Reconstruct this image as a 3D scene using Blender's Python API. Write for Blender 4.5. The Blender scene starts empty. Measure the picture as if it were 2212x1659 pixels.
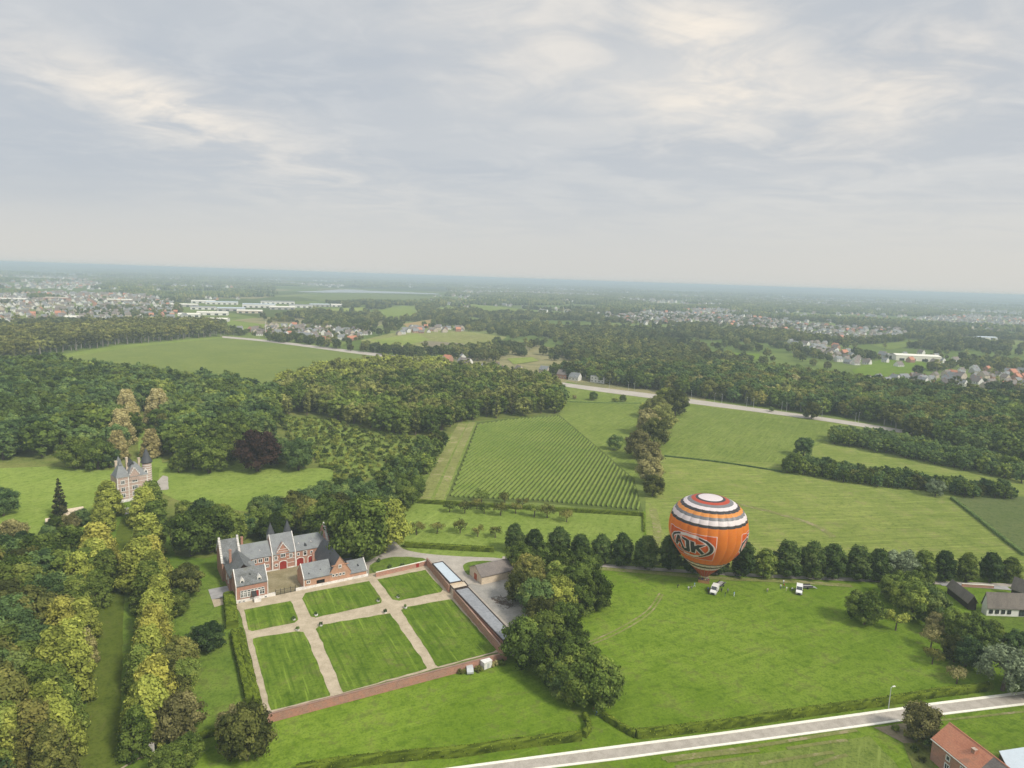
import bpy, bmesh, math, random
from mathutils import Vector, Matrix, noise as mnoise
from mathutils.geometry import tessellate_polygon
C = bpy.context.scene.collection
SC = bpy.context.scene
rnd = random.Random(7)
# ------------------------------------------------------------------ camera
FOC = 1450.0            # focal length in pixels of a 2212 px wide frame
CAMH = 100.0
ROLL = math.atan2(73.0, 2212.0)
PITCH = math.atan(228.0 * math.cos(ROLL) / FOC)
_f = Vector((0, math.cos(PITCH), -math.sin(PITCH)))
_u = Vector((0, math.sin(PITCH), math.cos(PITCH)))
_r = Vector((1, 0, 0))
CR = math.cos(ROLL) * _r + math.sin(ROLL) * _u
CU = -math.sin(ROLL) * _r + math.cos(ROLL) * _u
cd = bpy.data.cameras.new('camera'); cam = bpy.data.objects.new('camera', cd); C.objects.link(cam)
m = Matrix((CR, CU, -_f)).transposed().to_4x4(); m.translation = (0, 0, CAMH); cam.matrix_world = m
cd.sensor_width = 36.0; cd.lens = 36.0 * FOC / 2212.0; cd.clip_start = 0.5; cd.clip_end = 90000
SC.camera = cam
# ------------------------------------------------------------------ look
SC.view_settings.view_transform = 'Standard'; SC.view_settings.look = 'None'
SC.view_settings.gamma = 1.0; SC.view_settings.exposure = 0.94
SC.render.engine = 'CYCLES'
SC.cycles.use_denoising = True
SC.cycles.max_bounces = 6; SC.cycles.diffuse_bounces = 3; SC.cycles.glossy_bounces = 2
SC.cycles.transmission_bounces = 2; SC.cycles.volume_bounces = 1; SC.cycles.transparent_max_bounces = 4
SC.cycles.use_adaptive_sampling = True; SC.cycles.adaptive_threshold = 0.01
SUN_EL, SUN_AZ = math.radians(44), math.radians(128)   # azimuth clockwise from +Y
# ------------------------------------------------------------------ sky
W = bpy.data.worlds.new('World'); SC.world = W; W.use_nodes = True
nt = W.node_tree; nt.nodes.clear()
def N(t, typ, **k):
    n = t.nodes.new(typ)
    for a, b in k.items(): setattr(n, a, b)
    return n
def L(t, a, b): t.links.new(a, b)
def math_(t, op, a, b=None, c=None, clamp=False):
    n = N(t, 'ShaderNodeMath', operation=op, use_clamp=clamp)
    for i, v in enumerate((a, b, c)):
        if v is None: continue
        if isinstance(v, (int, float)): n.inputs[i].default_value = v
        else: L(t, v, n.inputs[i])
    return n.outputs[0]
def vmath(t, op, a, b=None):
    n = N(t, 'ShaderNodeVectorMath', operation=op)
    for i, v in enumerate((a, b)):
        if v is None: continue
        if isinstance(v, (tuple, list, Vector)): n.inputs[i].default_value = tuple(v)
        else: L(t, v, n.inputs[i])
    return n.outputs['Value'] if op in ('DOT_PRODUCT', 'LENGTH') else n.outputs[0]
def mixc(t, fac, a, b, blend='MIX'):
    n = N(t, 'ShaderNodeMix', data_type='RGBA', blend_type=blend)
    for i, v in ((0, fac), (6, a), (7, b)):
        if isinstance(v, (int, float)): n.inputs[i].default_value = v
        elif isinstance(v, (tuple, list)): n.inputs[i].default_value = (*v[:3], 1)
        else: L(t, v, n.inputs[i])
    return n.outputs[2]
def mapr(t, v, a, b, c=0.0, d=1.0):
    n = N(t, 'ShaderNodeMapRange', interpolation_type='SMOOTHSTEP'); L(t, v, n.inputs[0])
    for i, x in enumerate((a, b, c, d)): n.inputs[i + 1].default_value = x
    return n.outputs[0]
def noise(t, vec, scale, detail=3, rough=0.55, dist=0.0):
    n = N(t, 'ShaderNodeTexNoise'); n.inputs['Scale'].default_value = scale
    n.inputs['Detail'].default_value = detail; n.inputs['Roughness'].default_value = rough
    n.inputs['Distortion'].default_value = dist
    if vec is not None: L(t, vec, n.inputs['Vector'])
    return n.outputs[0]
def dirpx(x, y):
    d = _f + CR * ((x - 1106) / FOC) + CU * ((829.5 - y) / FOC)
    return d.normalized()
sky = N(nt, 'ShaderNodeTexSky', sky_type='NISHITA', sun_disc=False)
sky.sun_elevation = SUN_EL; sky.sun_rotation = SUN_AZ; sky.altitude = 100; sky.dust_density = 3
tc = N(nt, 'ShaderNodeTexCoord'); D = vmath(nt, 'NORMALIZE', tc.outputs['Generated'])
sep = N(nt, 'ShaderNodeSeparateXYZ'); L(nt, D, sep.inputs[0])
zc = math_(nt, 'MAXIMUM', sep.outputs[2], 0.0)
den = math_(nt, 'ADD', zc, 0.10)
comb = N(nt, 'ShaderNodeCombineXYZ')
L(nt, math_(nt, 'DIVIDE', sep.outputs[0], den), comb.inputs[0]); L(nt, math_(nt, 'DIVIDE', sep.outputs[1], den), comb.inputs[1])
def stretched(sx, sy, rz, off):
    mp = N(nt, 'ShaderNodeMapping'); mp.inputs['Scale'].default_value = (sx, sy, 1); mp.inputs['Rotation'].default_value = (0, 0, rz)
    mp.inputs['Location'].default_value = off; L(nt, comb.outputs[0], mp.inputs[0]); return mp.outputs[0]
nA = noise(nt, stretched(.7, 1.0, .35, (3, 1, 0)), 0.8, 4, .5, .9)
nB = noise(nt, stretched(1.0, 1.15, .3, (7, 2, 5)), 1.7, 7, .56, 1.2)
nC = noise(nt, stretched(1.0, 1.2, .2, (1, 9, 2)), 4.5, 6, .6, 1.0)
def blob(px, py, w, ax=1.0, tilt=0.0):
    c = dirpx(px, py); rx = Vector((c.y, -c.x, 0)).normalized(); up = rx.cross(c).normalized()
    ct, st = math.cos(tilt), math.sin(tilt); e1 = rx * ct + up * st; e2 = -rx * st + up * ct
    a = math_(nt, 'DIVIDE', vmath(nt, 'DOT_PRODUCT', D, tuple(e1)), w * ax)
    b = math_(nt, 'DIVIDE', vmath(nt, 'DOT_PRODUCT', D, tuple(e2)), w)
    front = math_(nt, 'GREATER_THAN', vmath(nt, 'DOT_PRODUCT', D, tuple(c)), 0)
    q = math_(nt, 'ADD', math_(nt, 'MULTIPLY', a, a), math_(nt, 'MULTIPLY', b, b))
    return math_(nt, 'MULTIPLY', math_(nt, 'EXPONENT', math_(nt, 'MULTIPLY', q, -1)), front)
low = mixc(nt, mapr(nt, zc, 0.0, 0.17), (0.57, 0.56, 0.53), (0.555, 0.56, 0.56))
base = mixc(nt, mapr(nt, math_(nt, 'ADD', math_(nt, 'MULTIPLY', nA, .6), math_(nt, 'MULTIPLY', nB, .4)), .40, .58), (0.455, 0.48, 0.51), low)
hz = mapr(nt, zc, 0.02, 0.2)
base = mixc(nt, hz, low, base)
dark = math_(nt, 'ADD', math_(nt, 'ADD', blob(620, 120, .17, 2.6, -.25), blob(30, 330, .07, 3.2, 0)), blob(2000, 60, .05, 3, .1))
base = mixc(nt, math_(nt, 'MULTIPLY', dark, .7, clamp=True), base, (0.405, 0.44, 0.485))
glow = math_(nt, 'ADD', math_(nt, 'ADD', blob(1560, 190, .055, 1.7, .2), math_(nt, 'MULTIPLY', blob(1930, 190, .06, 2.0, .35), .8)),
       math_(nt, 'ADD', math_(nt, 'ADD', math_(nt, 'MULTIPLY', blob(290, 205, .030, 4.0, -.22), .8), math_(nt, 'MULTIPLY', blob(1200, 90, .09, 2.2, -.1), .55)),
       math_(nt, 'ADD', math_(nt, 'MULTIPLY', blob(1500, 55, .035, 2.5, 0), .8), math_(nt, 'MULTIPLY', blob(520, 300, .05, 4.5, -.22), .38))))
wisp = mapr(nt, math_(nt, 'ADD', math_(nt, 'MULTIPLY', nB, .7), math_(nt, 'MULTIPLY', nC, .3)), .36, .68)
gl = math_(nt, 'MULTIPLY', glow, math_(nt, 'ADD', math_(nt, 'MULTIPLY', wisp, .68), .10), clamp=True)
cl = mixc(nt, gl, base, (0.88, 0.78, 0.65))
hi = mapr(nt, math_(nt, 'ADD', math_(nt, 'MULTIPLY', nB, .5), math_(nt, 'MULTIPLY', nC, .5)), .47, .66)
cl = mixc(nt, math_(nt, 'MULTIPLY', math_(nt, 'MULTIPLY', hi, .15), hz), cl, (0.66, 0.66, 0.65))
# zenith brightens gently, as an overcast sky does
zb = math_(nt, 'ADD', math_(nt, 'MULTIPLY', mapr(nt, zc, .35, 1.0), .55), 1.0)
cl = vmath(nt, 'SCALE', cl); nt.nodes[-1].inputs['Scale'].default_value = 1
L(nt, zb, nt.nodes[-1].inputs['Scale'])
nis = vmath(nt, 'SCALE', sky.outputs[0]); nt.nodes[-1].inputs['Scale'].default_value = 0.08
bgA = N(nt, 'ShaderNodeBackground'); L(nt, cl, bgA.inputs[0]); bgA.inputs[1].default_value = 0.65
bgB = N(nt, 'ShaderNodeBackground'); L(nt, sky.outputs[0], bgB.inputs[0]); bgB.inputs[1].default_value = 0.07
mx = N(nt, 'ShaderNodeMixShader'); mx.inputs[0].default_value = 0.06
L(nt, bgA.outputs[0], mx.inputs[1]); L(nt, bgB.outputs[0], mx.inputs[2])
wo = N(nt, 'ShaderNodeOutputWorld'); L(nt, mx.outputs[0], wo.inputs[0])
W.cycles.sampling_method = 'MANUAL'; W.cycles.sample_map_resolution = 512
sl = bpy.data.lights.new('sun', 'SUN'); sl.energy = 1.8; sl.angle = math.radians(10); sl.color = (1, .93, .80)
so = bpy.data.objects.new('sun', sl); C.objects.link(so)
sd = Vector((math.sin(SUN_AZ) * math.cos(SUN_EL), math.cos(SUN_AZ) * math.cos(SUN_EL), math.sin(SUN_EL)))
so.rotation_euler = sd.to_track_quat('Z', 'Y').to_euler(); so.location = sd * 500
# ------------------------------------------------------------------ helpers
def G(x, y, z=0.0):
    d = _f + CR * ((x - 1106) / FOC) + CU * ((829.5 - y) / FOC)
    k = (z - CAMH) / d.z
    return Vector((d.x * k, d.y * k, z))
def tag(o, label=None, cat=None, group=None, kind=None):
    if label: o['label'] = label
    if cat: o['category'] = cat
    if group: o['group'] = group
    if kind: o['kind'] = kind
    return o
def link(name, me, parent=None, loc=None, rz=0.0, scale=None):
    o = bpy.data.objects.new(name, me); C.objects.link(o)
    if parent is not None: o.parent = parent
    if loc is not None: o.location = loc
    if rz: o.rotation_euler = (0, 0, rz)
    if scale is not None: o.scale = scale if isinstance(scale, (tuple, list)) else (scale,) * 3
    return o
def empty(name, loc, rz=0.0):
    o = link(name, None, None, loc, rz); o.empty_display_size = 1; return o
class MB:
    def __init__(s): s.v = []; s.f = []; s.m = []; s.a = []
    def face(s, pts, mi=0):
        n = len(s.v); s.v += [tuple(p) for p in pts]; s.f.append(tuple(range(n, n + len(pts)))); s.m.append(mi)
    def prism(s, poly, off, mi=0, mi_side=None):
        off = Vector(off); a = [Vector(p) for p in poly]; b = [p + off for p in a]
        nrm = Vector((0, 0, 0))
        for i in range(len(a)): nrm += a[i].cross(a[(i + 1) % len(a)])
        if nrm.dot(off) > 0: a.reverse(); b.reverse()
        ms = mi if mi_side is None else mi_side
        s.face(a, mi); s.face(list(reversed(b)), mi)
        for i in range(len(a)):
            j = (i + 1) % len(a); s.face([a[j], a[i], b[i], b[j]], ms)
    def box(s, a0, a1, b0, b1, z0, z1, mi=0):
        s.prism([(a0, b0, z0), (a1, b0, z0), (a1, b1, z0), (a0, b1, z0)], (0, 0, z1 - z0), mi)
    def tube(s, p0, p1, r0, r1=None, n=8, mi=0, caps=True):
        r1 = r0 if r1 is None else r1; p0, p1 = Vector(p0), Vector(p1); d = (p1 - p0).normalized()
        x = d.orthogonal().normalized(); y = d.cross(x); k = len(s.v)
        for p, r in ((p0, r0), (p1, r1)):
            for i in range(n):
                t = 2 * math.pi * i / n; s.v.append(tuple(p + (x * math.cos(t) + y * math.sin(t)) * r))
        for i in range(n):
            j = (i + 1) % n; s.f.append((k + i, k + j, k + n + j, k + n + i)); s.m.append(mi)
        if caps:
            s.f.append(tuple(range(k + n - 1, k - 1, -1))); s.m.append(mi)
            s.f.append(tuple(range(k + n, k + 2 * n))); s.m.append(mi)
    def mesh(s, name, mats, smooth=False):
        me = bpy.data.meshes.new(name); me.from_pydata(s.v, [], s.f)
        for m_ in (mats if isinstance(mats, (list, tuple)) else [mats]): me.materials.append(m_)
        me.polygons.foreach_set('material_index', s.m)
        if smooth: me.polygons.foreach_set('use_smooth', [True] * len(s.f))
        me.update(); return me
    def build(s, name, mats, parent=None, loc=None, rz=0.0, smooth=False):
        return link(name, s.mesh(name, mats, smooth), parent, loc, rz)
def ordn(i):
    w = ['first', 'second', 'third', 'fourth', 'fifth', 'sixth', 'seventh', 'eighth', 'ninth', 'tenth', 'eleventh', 'twelfth', 'thirteenth',
         'fourteenth', 'fifteenth', 'sixteenth', 'seventeenth', 'eighteenth', 'nineteenth', 'twentieth']
    return w[i] if i < 20 else 'twenty-' + w[i - 20] if i < 29 else str(i + 1) + 'th'
def inpoly(x, y, P):
    c = False; j = len(P) - 1
    for i in range(len(P)):
        xi, yi = P[i][0], P[i][1]; xj, yj = P[j][0], P[j][1]
        if (yi > y) != (yj > y) and x < (xj - xi) * (y - yi) / (yj - yi) + xi: c = not c
        j = i
    return c
def smooth_poly(P, n=6, closed=True):
    out = []; k = len(P)
    rng = range(k) if closed else range(k - 1)
    for i in rng:
        p0, p1, p2, p3 = (P[(i - 1) % k] if closed or i > 0 else P[i]), P[i], P[(i + 1) % k], (P[(i + 2) % k] if closed or i + 2 < k else P[(i + 1) % k])
        for j in range(n):
            t = j / n
            out.append(tuple(.5 * ((2 * p1[q]) + (-p0[q] + p2[q]) * t + (2 * p0[q] - 5 * p1[q] + 4 * p2[q] - p3[q]) * t * t + (-p0[q] + 3 * p1[q] - 3 * p2[q] + p3[q]) * t ** 3) for q in (0, 1)))
    if not closed: out.append(tuple(P[-1]))
    return out
# ------------------------------------------------------------------ materials
def newmat(name):
    m_ = bpy.data.materials.new(name); m_.use_nodes = True; t = m_.node_tree; t.nodes.clear()
    o = N(t, 'ShaderNodeOutputMaterial'); return m_, t, o
def pos(t, sc=(1, 1, 1), rz=0.0):
    g = N(t, 'ShaderNodeNewGeometry'); mp = N(t, 'ShaderNodeMapping'); mp.inputs['Scale'].default_value = sc
    mp.inputs['Rotation'].default_value = (0, 0, rz); L(t, g.outputs['Position'], mp.inputs[0]); return mp.outputs[0]
def plain(name, col, rough=.7, metal=0.0, var=.12, nscale=1.5, col2=None, spec=.3):
    m_, t, o = newmat(name); p = N(t, 'ShaderNodeBsdfPrincipled'); v = pos(t)
    n1 = noise(t, v, nscale, 4, .6); n2 = noise(t, v, nscale * 9, 2, .6)
    f = mapr(t, math_(t, 'ADD', math_(t, 'MULTIPLY', n1, .6), math_(t, 'MULTIPLY', n2, .4)), .35, .65)
    c2 = col2 if col2 else tuple(c * (1 - 2 * var) for c in col); c1 = col if col2 else tuple(min(1, c * (1 + var)) for c in col)
    L(t, mixc(t, f, c2, c1), p.inputs['Base Color']); p.inputs['Roughness'].default_value = rough
    p.inputs['Metallic'].default_value = metal; p.inputs['Specular IOR Level'].default_value = spec
    L(t, p.outputs[0], o.inputs[0]); return m_
def grass(name, c_dark, c_mid, c_pale, streak=0.0, az=0.0, patch=.5, tan=(.20, .19, .07), tanamt=.25, fine=1.0, seed=0.0):
    m_, t, o = newmat(name); b = N(t, 'ShaderNodeBsdfDiffuse'); b.inputs['Roughness'].default_value = .8
    v = pos(t)
    vo = N(t, 'ShaderNodeVectorMath', operation='ADD'); L(t, v, vo.inputs[0]); vo.inputs[1].default_value = (seed * 31, seed * 17, 0); v = vo.outputs[0]
    big = noise(t, v, .018, 3, .55, .3); mid = noise(t, v, .10, 5, .65, .4); sm = noise(t, v, .42, 4, .7); tiny = noise(t, v, 1.6, 3, .75)
    c = mixc(t, mapr(t, math_(t, 'ADD', math_(t, 'MULTIPLY', big, patch), math_(t, 'MULTIPLY', mid, 1 - patch)), .36, .64), c_mid, c_pale)
    c = mixc(t, math_(t, 'MULTIPLY', mapr(t, sm, .46, .70), .9 * fine), c, c_dark)
    c = mixc(t, math_(t, 'MULTIPLY', mapr(t, tiny, .45, .70), .7 * fine), c, c_dark)
    c = mixc(t, math_(t, 'MULTIPLY', mapr(t, math_(t, 'MULTIPLY', sm, mid), .27, .36), tanamt), c, tan)
    if streak:
        mp = N(t, 'ShaderNodeCombineXYZ'); g2 = N(t, 'ShaderNodeNewGeometry')
        L(t, vmath(t, 'DOT_PRODUCT', g2.outputs['Position'], (math.cos(az) * .035, math.sin(az) * .035, 0)), mp.inputs[0])
        L(t, vmath(t, 'DOT_PRODUCT', g2.outputs['Position'], (-math.sin(az) * .7, math.cos(az) * .7, 0)), mp.inputs[1])
        s_ = noise(t, mp.outputs[0], 1.0, 3, .65, .1)
        c = mixc(t, math_(t, 'MULTIPLY', mapr(t, s_, .56, .72), streak), c, tuple(min(1, x * 1.35) for x in c_pale))
        c = mixc(t, math_(t, 'MULTIPLY', mapr(t, s_, .50, .36), streak * .8), c, c_dark)
    L(t, c, b.inputs[0])
    bp = N(t, 'ShaderNodeBump'); bp.inputs['Strength'].default_value = .6; bp.inputs['Distance'].default_value = .35; L(t, sm, bp.inputs['Height']); L(t, bp.outputs[0], b.inputs['Normal'])
    L(t, b.outputs[0], o.inputs[0]); return m_
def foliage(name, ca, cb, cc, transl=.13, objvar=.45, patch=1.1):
    """ca dark leaf colour, lowered below to paint in crown shade, cb main, cc young or turning leaves; mixed per clump and per tree"""
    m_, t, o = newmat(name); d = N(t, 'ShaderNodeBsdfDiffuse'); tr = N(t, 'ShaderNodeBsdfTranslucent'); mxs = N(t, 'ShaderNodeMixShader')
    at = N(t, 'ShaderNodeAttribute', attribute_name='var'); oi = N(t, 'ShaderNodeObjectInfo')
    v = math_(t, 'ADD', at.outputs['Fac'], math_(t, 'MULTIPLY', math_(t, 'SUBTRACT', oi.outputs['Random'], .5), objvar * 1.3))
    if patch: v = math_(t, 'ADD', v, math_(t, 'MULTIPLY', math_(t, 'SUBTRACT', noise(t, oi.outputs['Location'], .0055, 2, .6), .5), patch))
    ca = tuple(x * .68 for x in ca)  # darkest leaf tone lowered further: deep crown shade put into the colour
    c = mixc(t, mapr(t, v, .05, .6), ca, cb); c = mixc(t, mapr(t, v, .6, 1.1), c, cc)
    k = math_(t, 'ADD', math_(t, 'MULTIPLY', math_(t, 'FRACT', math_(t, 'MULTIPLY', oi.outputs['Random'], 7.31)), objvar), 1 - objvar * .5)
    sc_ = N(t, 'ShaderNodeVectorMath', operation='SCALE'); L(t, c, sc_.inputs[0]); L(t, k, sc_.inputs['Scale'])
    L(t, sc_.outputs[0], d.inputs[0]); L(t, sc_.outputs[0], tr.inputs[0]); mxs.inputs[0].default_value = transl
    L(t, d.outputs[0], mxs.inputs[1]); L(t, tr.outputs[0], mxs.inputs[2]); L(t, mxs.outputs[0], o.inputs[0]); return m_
def brick(name, c1, c2, mort, axis_scale=1.0):
    m_, t, o = newmat(name); p = N(t, 'ShaderNodeBsdfPrincipled'); p.inputs['Roughness'].default_value = .85
    tcn = N(t, 'ShaderNodeTexCoord'); s_ = N(t, 'ShaderNodeSeparateXYZ'); L(t, tcn.outputs['Object'], s_.inputs[0])
    cb_ = N(t, 'ShaderNodeCombineXYZ'); L(t, math_(t, 'ADD', s_.outputs[0], s_.outputs[1]), cb_.inputs[0]); L(t, s_.outputs[2], cb_.inputs[1])
    bt = N(t, 'ShaderNodeTexBrick'); L(t, cb_.outputs[0], bt.inputs['Vector'])
    bt.inputs['Scale'].default_value = 1.0; bt.inputs['Brick Width'].default_value = .5; bt.inputs['Row Height'].default_value = .16; bt.inputs['Mortar Size'].default_value = .02
    bt.inputs['Color1'].default_value = (*c1, 1); bt.inputs['Color2'].default_value = (*c2, 1); bt.inputs['Mortar'].default_value = (*mort, 1)
    v = pos(t); n1 = noise(t, v, .5, 4, .65); n2 = noise(t, v, 2.5, 3, .6)
    c = mixc(t, mapr(t, n1, .4, .65, 0, .55), bt.outputs[0], tuple(x * 1.35 for x in c1)); c = mixc(t, mapr(t, n2, .5, .75, 0, .45), c, tuple(x * .6 for x in c2))
    L(t, c, p.inputs['Base Color']); L(t, p.outputs[0], o.inputs[0]); return m_
def rooftile(name, col, col2, row=.35, rough=.6, moss=None):
    m_, t, o = newmat(name); p = N(t, 'ShaderNodeBsdfPrincipled'); p.inputs['Roughness'].default_value = rough
    g = N(t, 'ShaderNodeNewGeometry'); s_ = N(t, 'ShaderNodeSeparateXYZ'); L(t, g.outputs['Position'], s_.inputs[0])
    w = math_(t, 'FRACT', math_(t, 'DIVIDE', s_.outputs[2], row)); v = pos(t)
    n1 = noise(t, v, .35, 4, .6, .3); n2 = noise(t, v, 3.2, 3, .7)
    c = mixc(t, mapr(t, math_(t, 'ADD', math_(t, 'MULTIPLY', n1, .5), math_(t, 'MULTIPLY', n2, .5)), .36, .62), col2, col)
    c = mixc(t, mapr(t, w, .75, 1.0, 0, .35), c, tuple(x * .5 for x in col2))
    if moss: c = mixc(t, mapr(t, n1, .52, .7, 0, .6), c, moss)
    L(t, c, p.inputs['Base Color']); bp = N(t, 'ShaderNodeBump'); bp.inputs['Strength'].default_value = .4; bp.inputs['Distance'].default_value = .05
    L(t, math_(t, 'ADD', w, n2), bp.inputs['Height']); L(t, bp.outputs[0], p.inputs['Normal']); L(t, p.outputs[0], o.inputs[0]); return m_
M = {}
M['white'] = plain('white_paint', (.72, .71, .68), .6, var=.06)
M['stone'] = plain('white_stone', (.74, .71, .67), .8, var=.15, nscale=.8)
M['cream'] = plain('cream_render', (.60, .50, .38), .8, var=.08)
M['brick'] = brick('red_brick', (.38, .17, .115), (.29, .125, .085), (.42, .36, .30))
M['brick_o'] = brick('orange_brick', (.46, .235, .145), (.38, .185, .11), (.45, .38, .30))
M['slate'] = rooftile('grey_slate', (.22, .235, .245), (.15, .158, .165), moss=(.19, .21, .18))
M['slate_d'] = rooftile('dark_slate', (.075, .08, .09), (.045, .05, .055))
M['slate_w'] = rooftile('weathered_slate', (.19, .20, .21), (.075, .08, .075), moss=(.09, .09, .055))
M['tile_r'] = rooftile('red_tile', (.55, .23, .13), (.42, .16, .09), row=.3, moss=(.22, .13, .09))
M['tile_b'] = rooftile('brown_tile', (.20, .17, .15), (.13, .11, .10))
M['glass'] = plain('window_glass', (.05, .06, .07), .15, var=.3, spec=.8)
M['door_r'] = plain('red_door_paint', (.30, .035, .03), .5)
M['door_o'] = plain('rust_red_door', (.42, .10, .04), .6)
M['dark'] = plain('dark_metal', (.03, .03, .032), .5)
M['black'] = plain('black_opening', (.008, .008, .008), .9)
M['timber'] = plain('dark_timber', (.05, .035, .03), .8)
M['galv'] = plain('galvanised_steel', (.48, .50, .50), .5, var=.05)
M['zinc'] = plain('pale_zinc_roof', (.50, .57, .63), .4, var=.04, nscale=.6)
M['felt'] = plain('grey_roofing', (.27, .28, .30), .8, var=.12, nscale=1.2)
M['concrete'] = plain('concrete', (.58, .53, .47), .9, var=.08)
M['pave'] = plain('grey_paving', (.36, .35, .35), .9, var=.10, nscale=.6)
M['yard'] = plain('worn_yard', (.34, .32, .29), .95, var=.2, nscale=.18, col2=(.24, .23, .21))
M['gravel'] = plain('beige_gravel', (.50, .42, .31), .95, col2=(.36, .30, .21), nscale=.35)
M['gravel_g'] = plain('grey_gravel', (.44, .40, .35), .95, col2=(.33, .30, .26), nscale=.3)
M['court'] = plain('mossy_courtyard', (.30, .26, .16), .95, col2=(.20, .17, .09), nscale=.25)
M['road'] = plain('lane_paving', (.44, .40, .35), .9, col2=(.31, .28, .24), nscale=.45)
M['kerb'] = plain('pale_concrete_edge', (.80, .77, .68), .8, var=.06)
M['hiway'] = plain('highway_concrete', (.44, .40, .35), .9, var=.07, nscale=.08)
M['soil'] = plain('bare_soil', (.24, .19, .13), .95, col2=(.15, .14, .07), nscale=.2)
M['bark'] = plain('bark', (.13, .10, .08), .9, var=.2)
M['bark_p'] = plain('pale_bark', (.30, .28, .24), .9, var=.2)
GR = (.035, .085, .012)
M['lawn'] = grass('lawn_grass', (.050, .095, .010), (.088, .150, .014), (.150, .215, .030), patch=.5, streak=.75, az=math.radians(117.5), tanamt=.35)
M['lawn_s'] = grass('short_lawn', (.058, .100, .014), (.10, .160, .022), (.15, .21, .036), tanamt=.2, seed=2)
M['park'] = grass('park_lawn', (0.101, 0.153, 0.024), (0.166, 0.230, 0.043), (0.226, 0.288, 0.067), streak=.3, az=math.radians(70), tanamt=.1, seed=3)
M['field_b'] = grass('bright_meadow', (.070, .130, .010), (.125, .200, .018), (.185, .265, .035), streak=.28, az=math.radians(28), tanamt=.3, seed=4)
M['field_p'] = grass('pale_meadow', (.105, .150, .032), (.19, .240, .052), (.27, .31, .08), streak=.6, az=math.radians(10), tanamt=.4, tan=(.32, .28, .13), seed=5)
M['field_g'] = grass('green_pasture', (.085, .130, .025), (.155, .205, .042), (.215, .265, .065), streak=.5, az=math.radians(60), tanamt=.25, seed=6)
M['field_d'] = grass('dark_pasture', (0.072, 0.104, 0.033), (0.119, 0.153, 0.052), (0.149, 0.176, 0.067), tanamt=.1, seed=7)
M['ride'] = grass('dark_ride_grass', (0.047, 0.072, 0.009), (0.077, 0.104, 0.015), (0.107, 0.135, 0.024), seed=8)  # grass of the ride and woodland floor, darker than the lawns
M['rough'] = grass('rough_grass', (.06, .09, .018), (.12, .155, .035), (.19, .20, .06), tanamt=.4, seed=9)
M['crop_far'] = grass('row_crop', (0.101, 0.139, 0.038), (0.137, 0.176, 0.048), (0.179, 0.212, 0.057), streak=.5, az=math.radians(8), tanamt=.1, seed=10)
M['stubble'] = grass('stubble_field', (0.238, 0.171, 0.076), (0.286, 0.216, 0.095), (0.357, 0.261, 0.123), streak=.4, az=math.radians(30), seed=11)
M['corn'] = grass('corn_rows', (.085, .145, .030), (.150, .215, .045), (.21, .265, .065), fine=.6, tanamt=.1, seed=12)
M['cornsoil'] = grass('corn_ground', (.055, .08, .018), (.085, .12, .028), (.11, .14, .04), seed=15)
M['verge'] = grass('verge_grass', (0.060, 0.090, 0.014), (0.095, 0.139, 0.019), (0.179, 0.171, 0.048), tanamt=.6, seed=13)
M['fallow'] = grass('weedy_strip', (.11, .13, .035), (.20, .205, .075), (.24, .27, .08), tanamt=.8, tan=(.33, .28, .17), seed=14)
F = {}
F['dark'] = foliage('dark_leaves', (.055, .100, .038), (.120, .185, .058), (.25, .31, .085))
F['oak'] = foliage('oak_leaves', (.055, .088, .020), (.120, .172, .036), (.26, .31, .062))
F['lime'] = foliage('lime_tree_leaves', (.17, .205, .038), (.32, .36, .070), (.52, .54, .115), objvar=.3)
F['gold'] = foliage('yellowing_leaves', (.20, .205, .040), (.385, .375, .075), (.55, .52, .12), objvar=.25)
F['row'] = foliage('row_tree_leaves', (.032, .060, .018), (.078, .122, .034), (.145, .19, .055), objvar=.3)
F['mid'] = foliage('mid_green_leaves', (.065, .105, .022), (.145, .195, .040), (.29, .33, .075))
F['olive'] = foliage('olive_leaves', (0.071, 0.086, 0.025), (0.160, 0.171, 0.045), (0.285, 0.264, 0.072))
F['tan'] = foliage('browned_leaves', (.24, .20, .075), (.44, .38, .16), (.60, .54, .28), objvar=.15)
F['copper'] = foliage('copper_leaves', (0.030, 0.019, 0.017), (0.067, 0.039, 0.032), (0.111, 0.065, 0.045), objvar=.2)
F['willow'] = foliage('silvery_leaves', (.15, .19, .105), (.27, .33, .19), (.42, .48, .30), objvar=.1)
F['pop'] = foliage('poplar_leaves', (.10, .12, .034), (.235, .255, .072), (.42, .42, .13))
F['spruce'] = foliage('spruce_needles', (0.044, 0.060, 0.026), (0.100, 0.105, 0.043), (0.171, 0.149, 0.065), objvar=.1)
F['brown'] = foliage('autumn_brown_leaves', (.16, .155, .058), (.31, .285, .115), (.44, .40, .18))
F['hedge'] = foliage('hedge_leaves', (0.063, 0.095, 0.014), (0.148, 0.199, 0.023), (0.277, 0.328, 0.042), objvar=.05)
F['far'] = foliage('distant_leaves', (0.065, 0.096, 0.035), (0.123, 0.156, 0.047), (0.246, 0.240, 0.074), objvar=.5)
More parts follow.
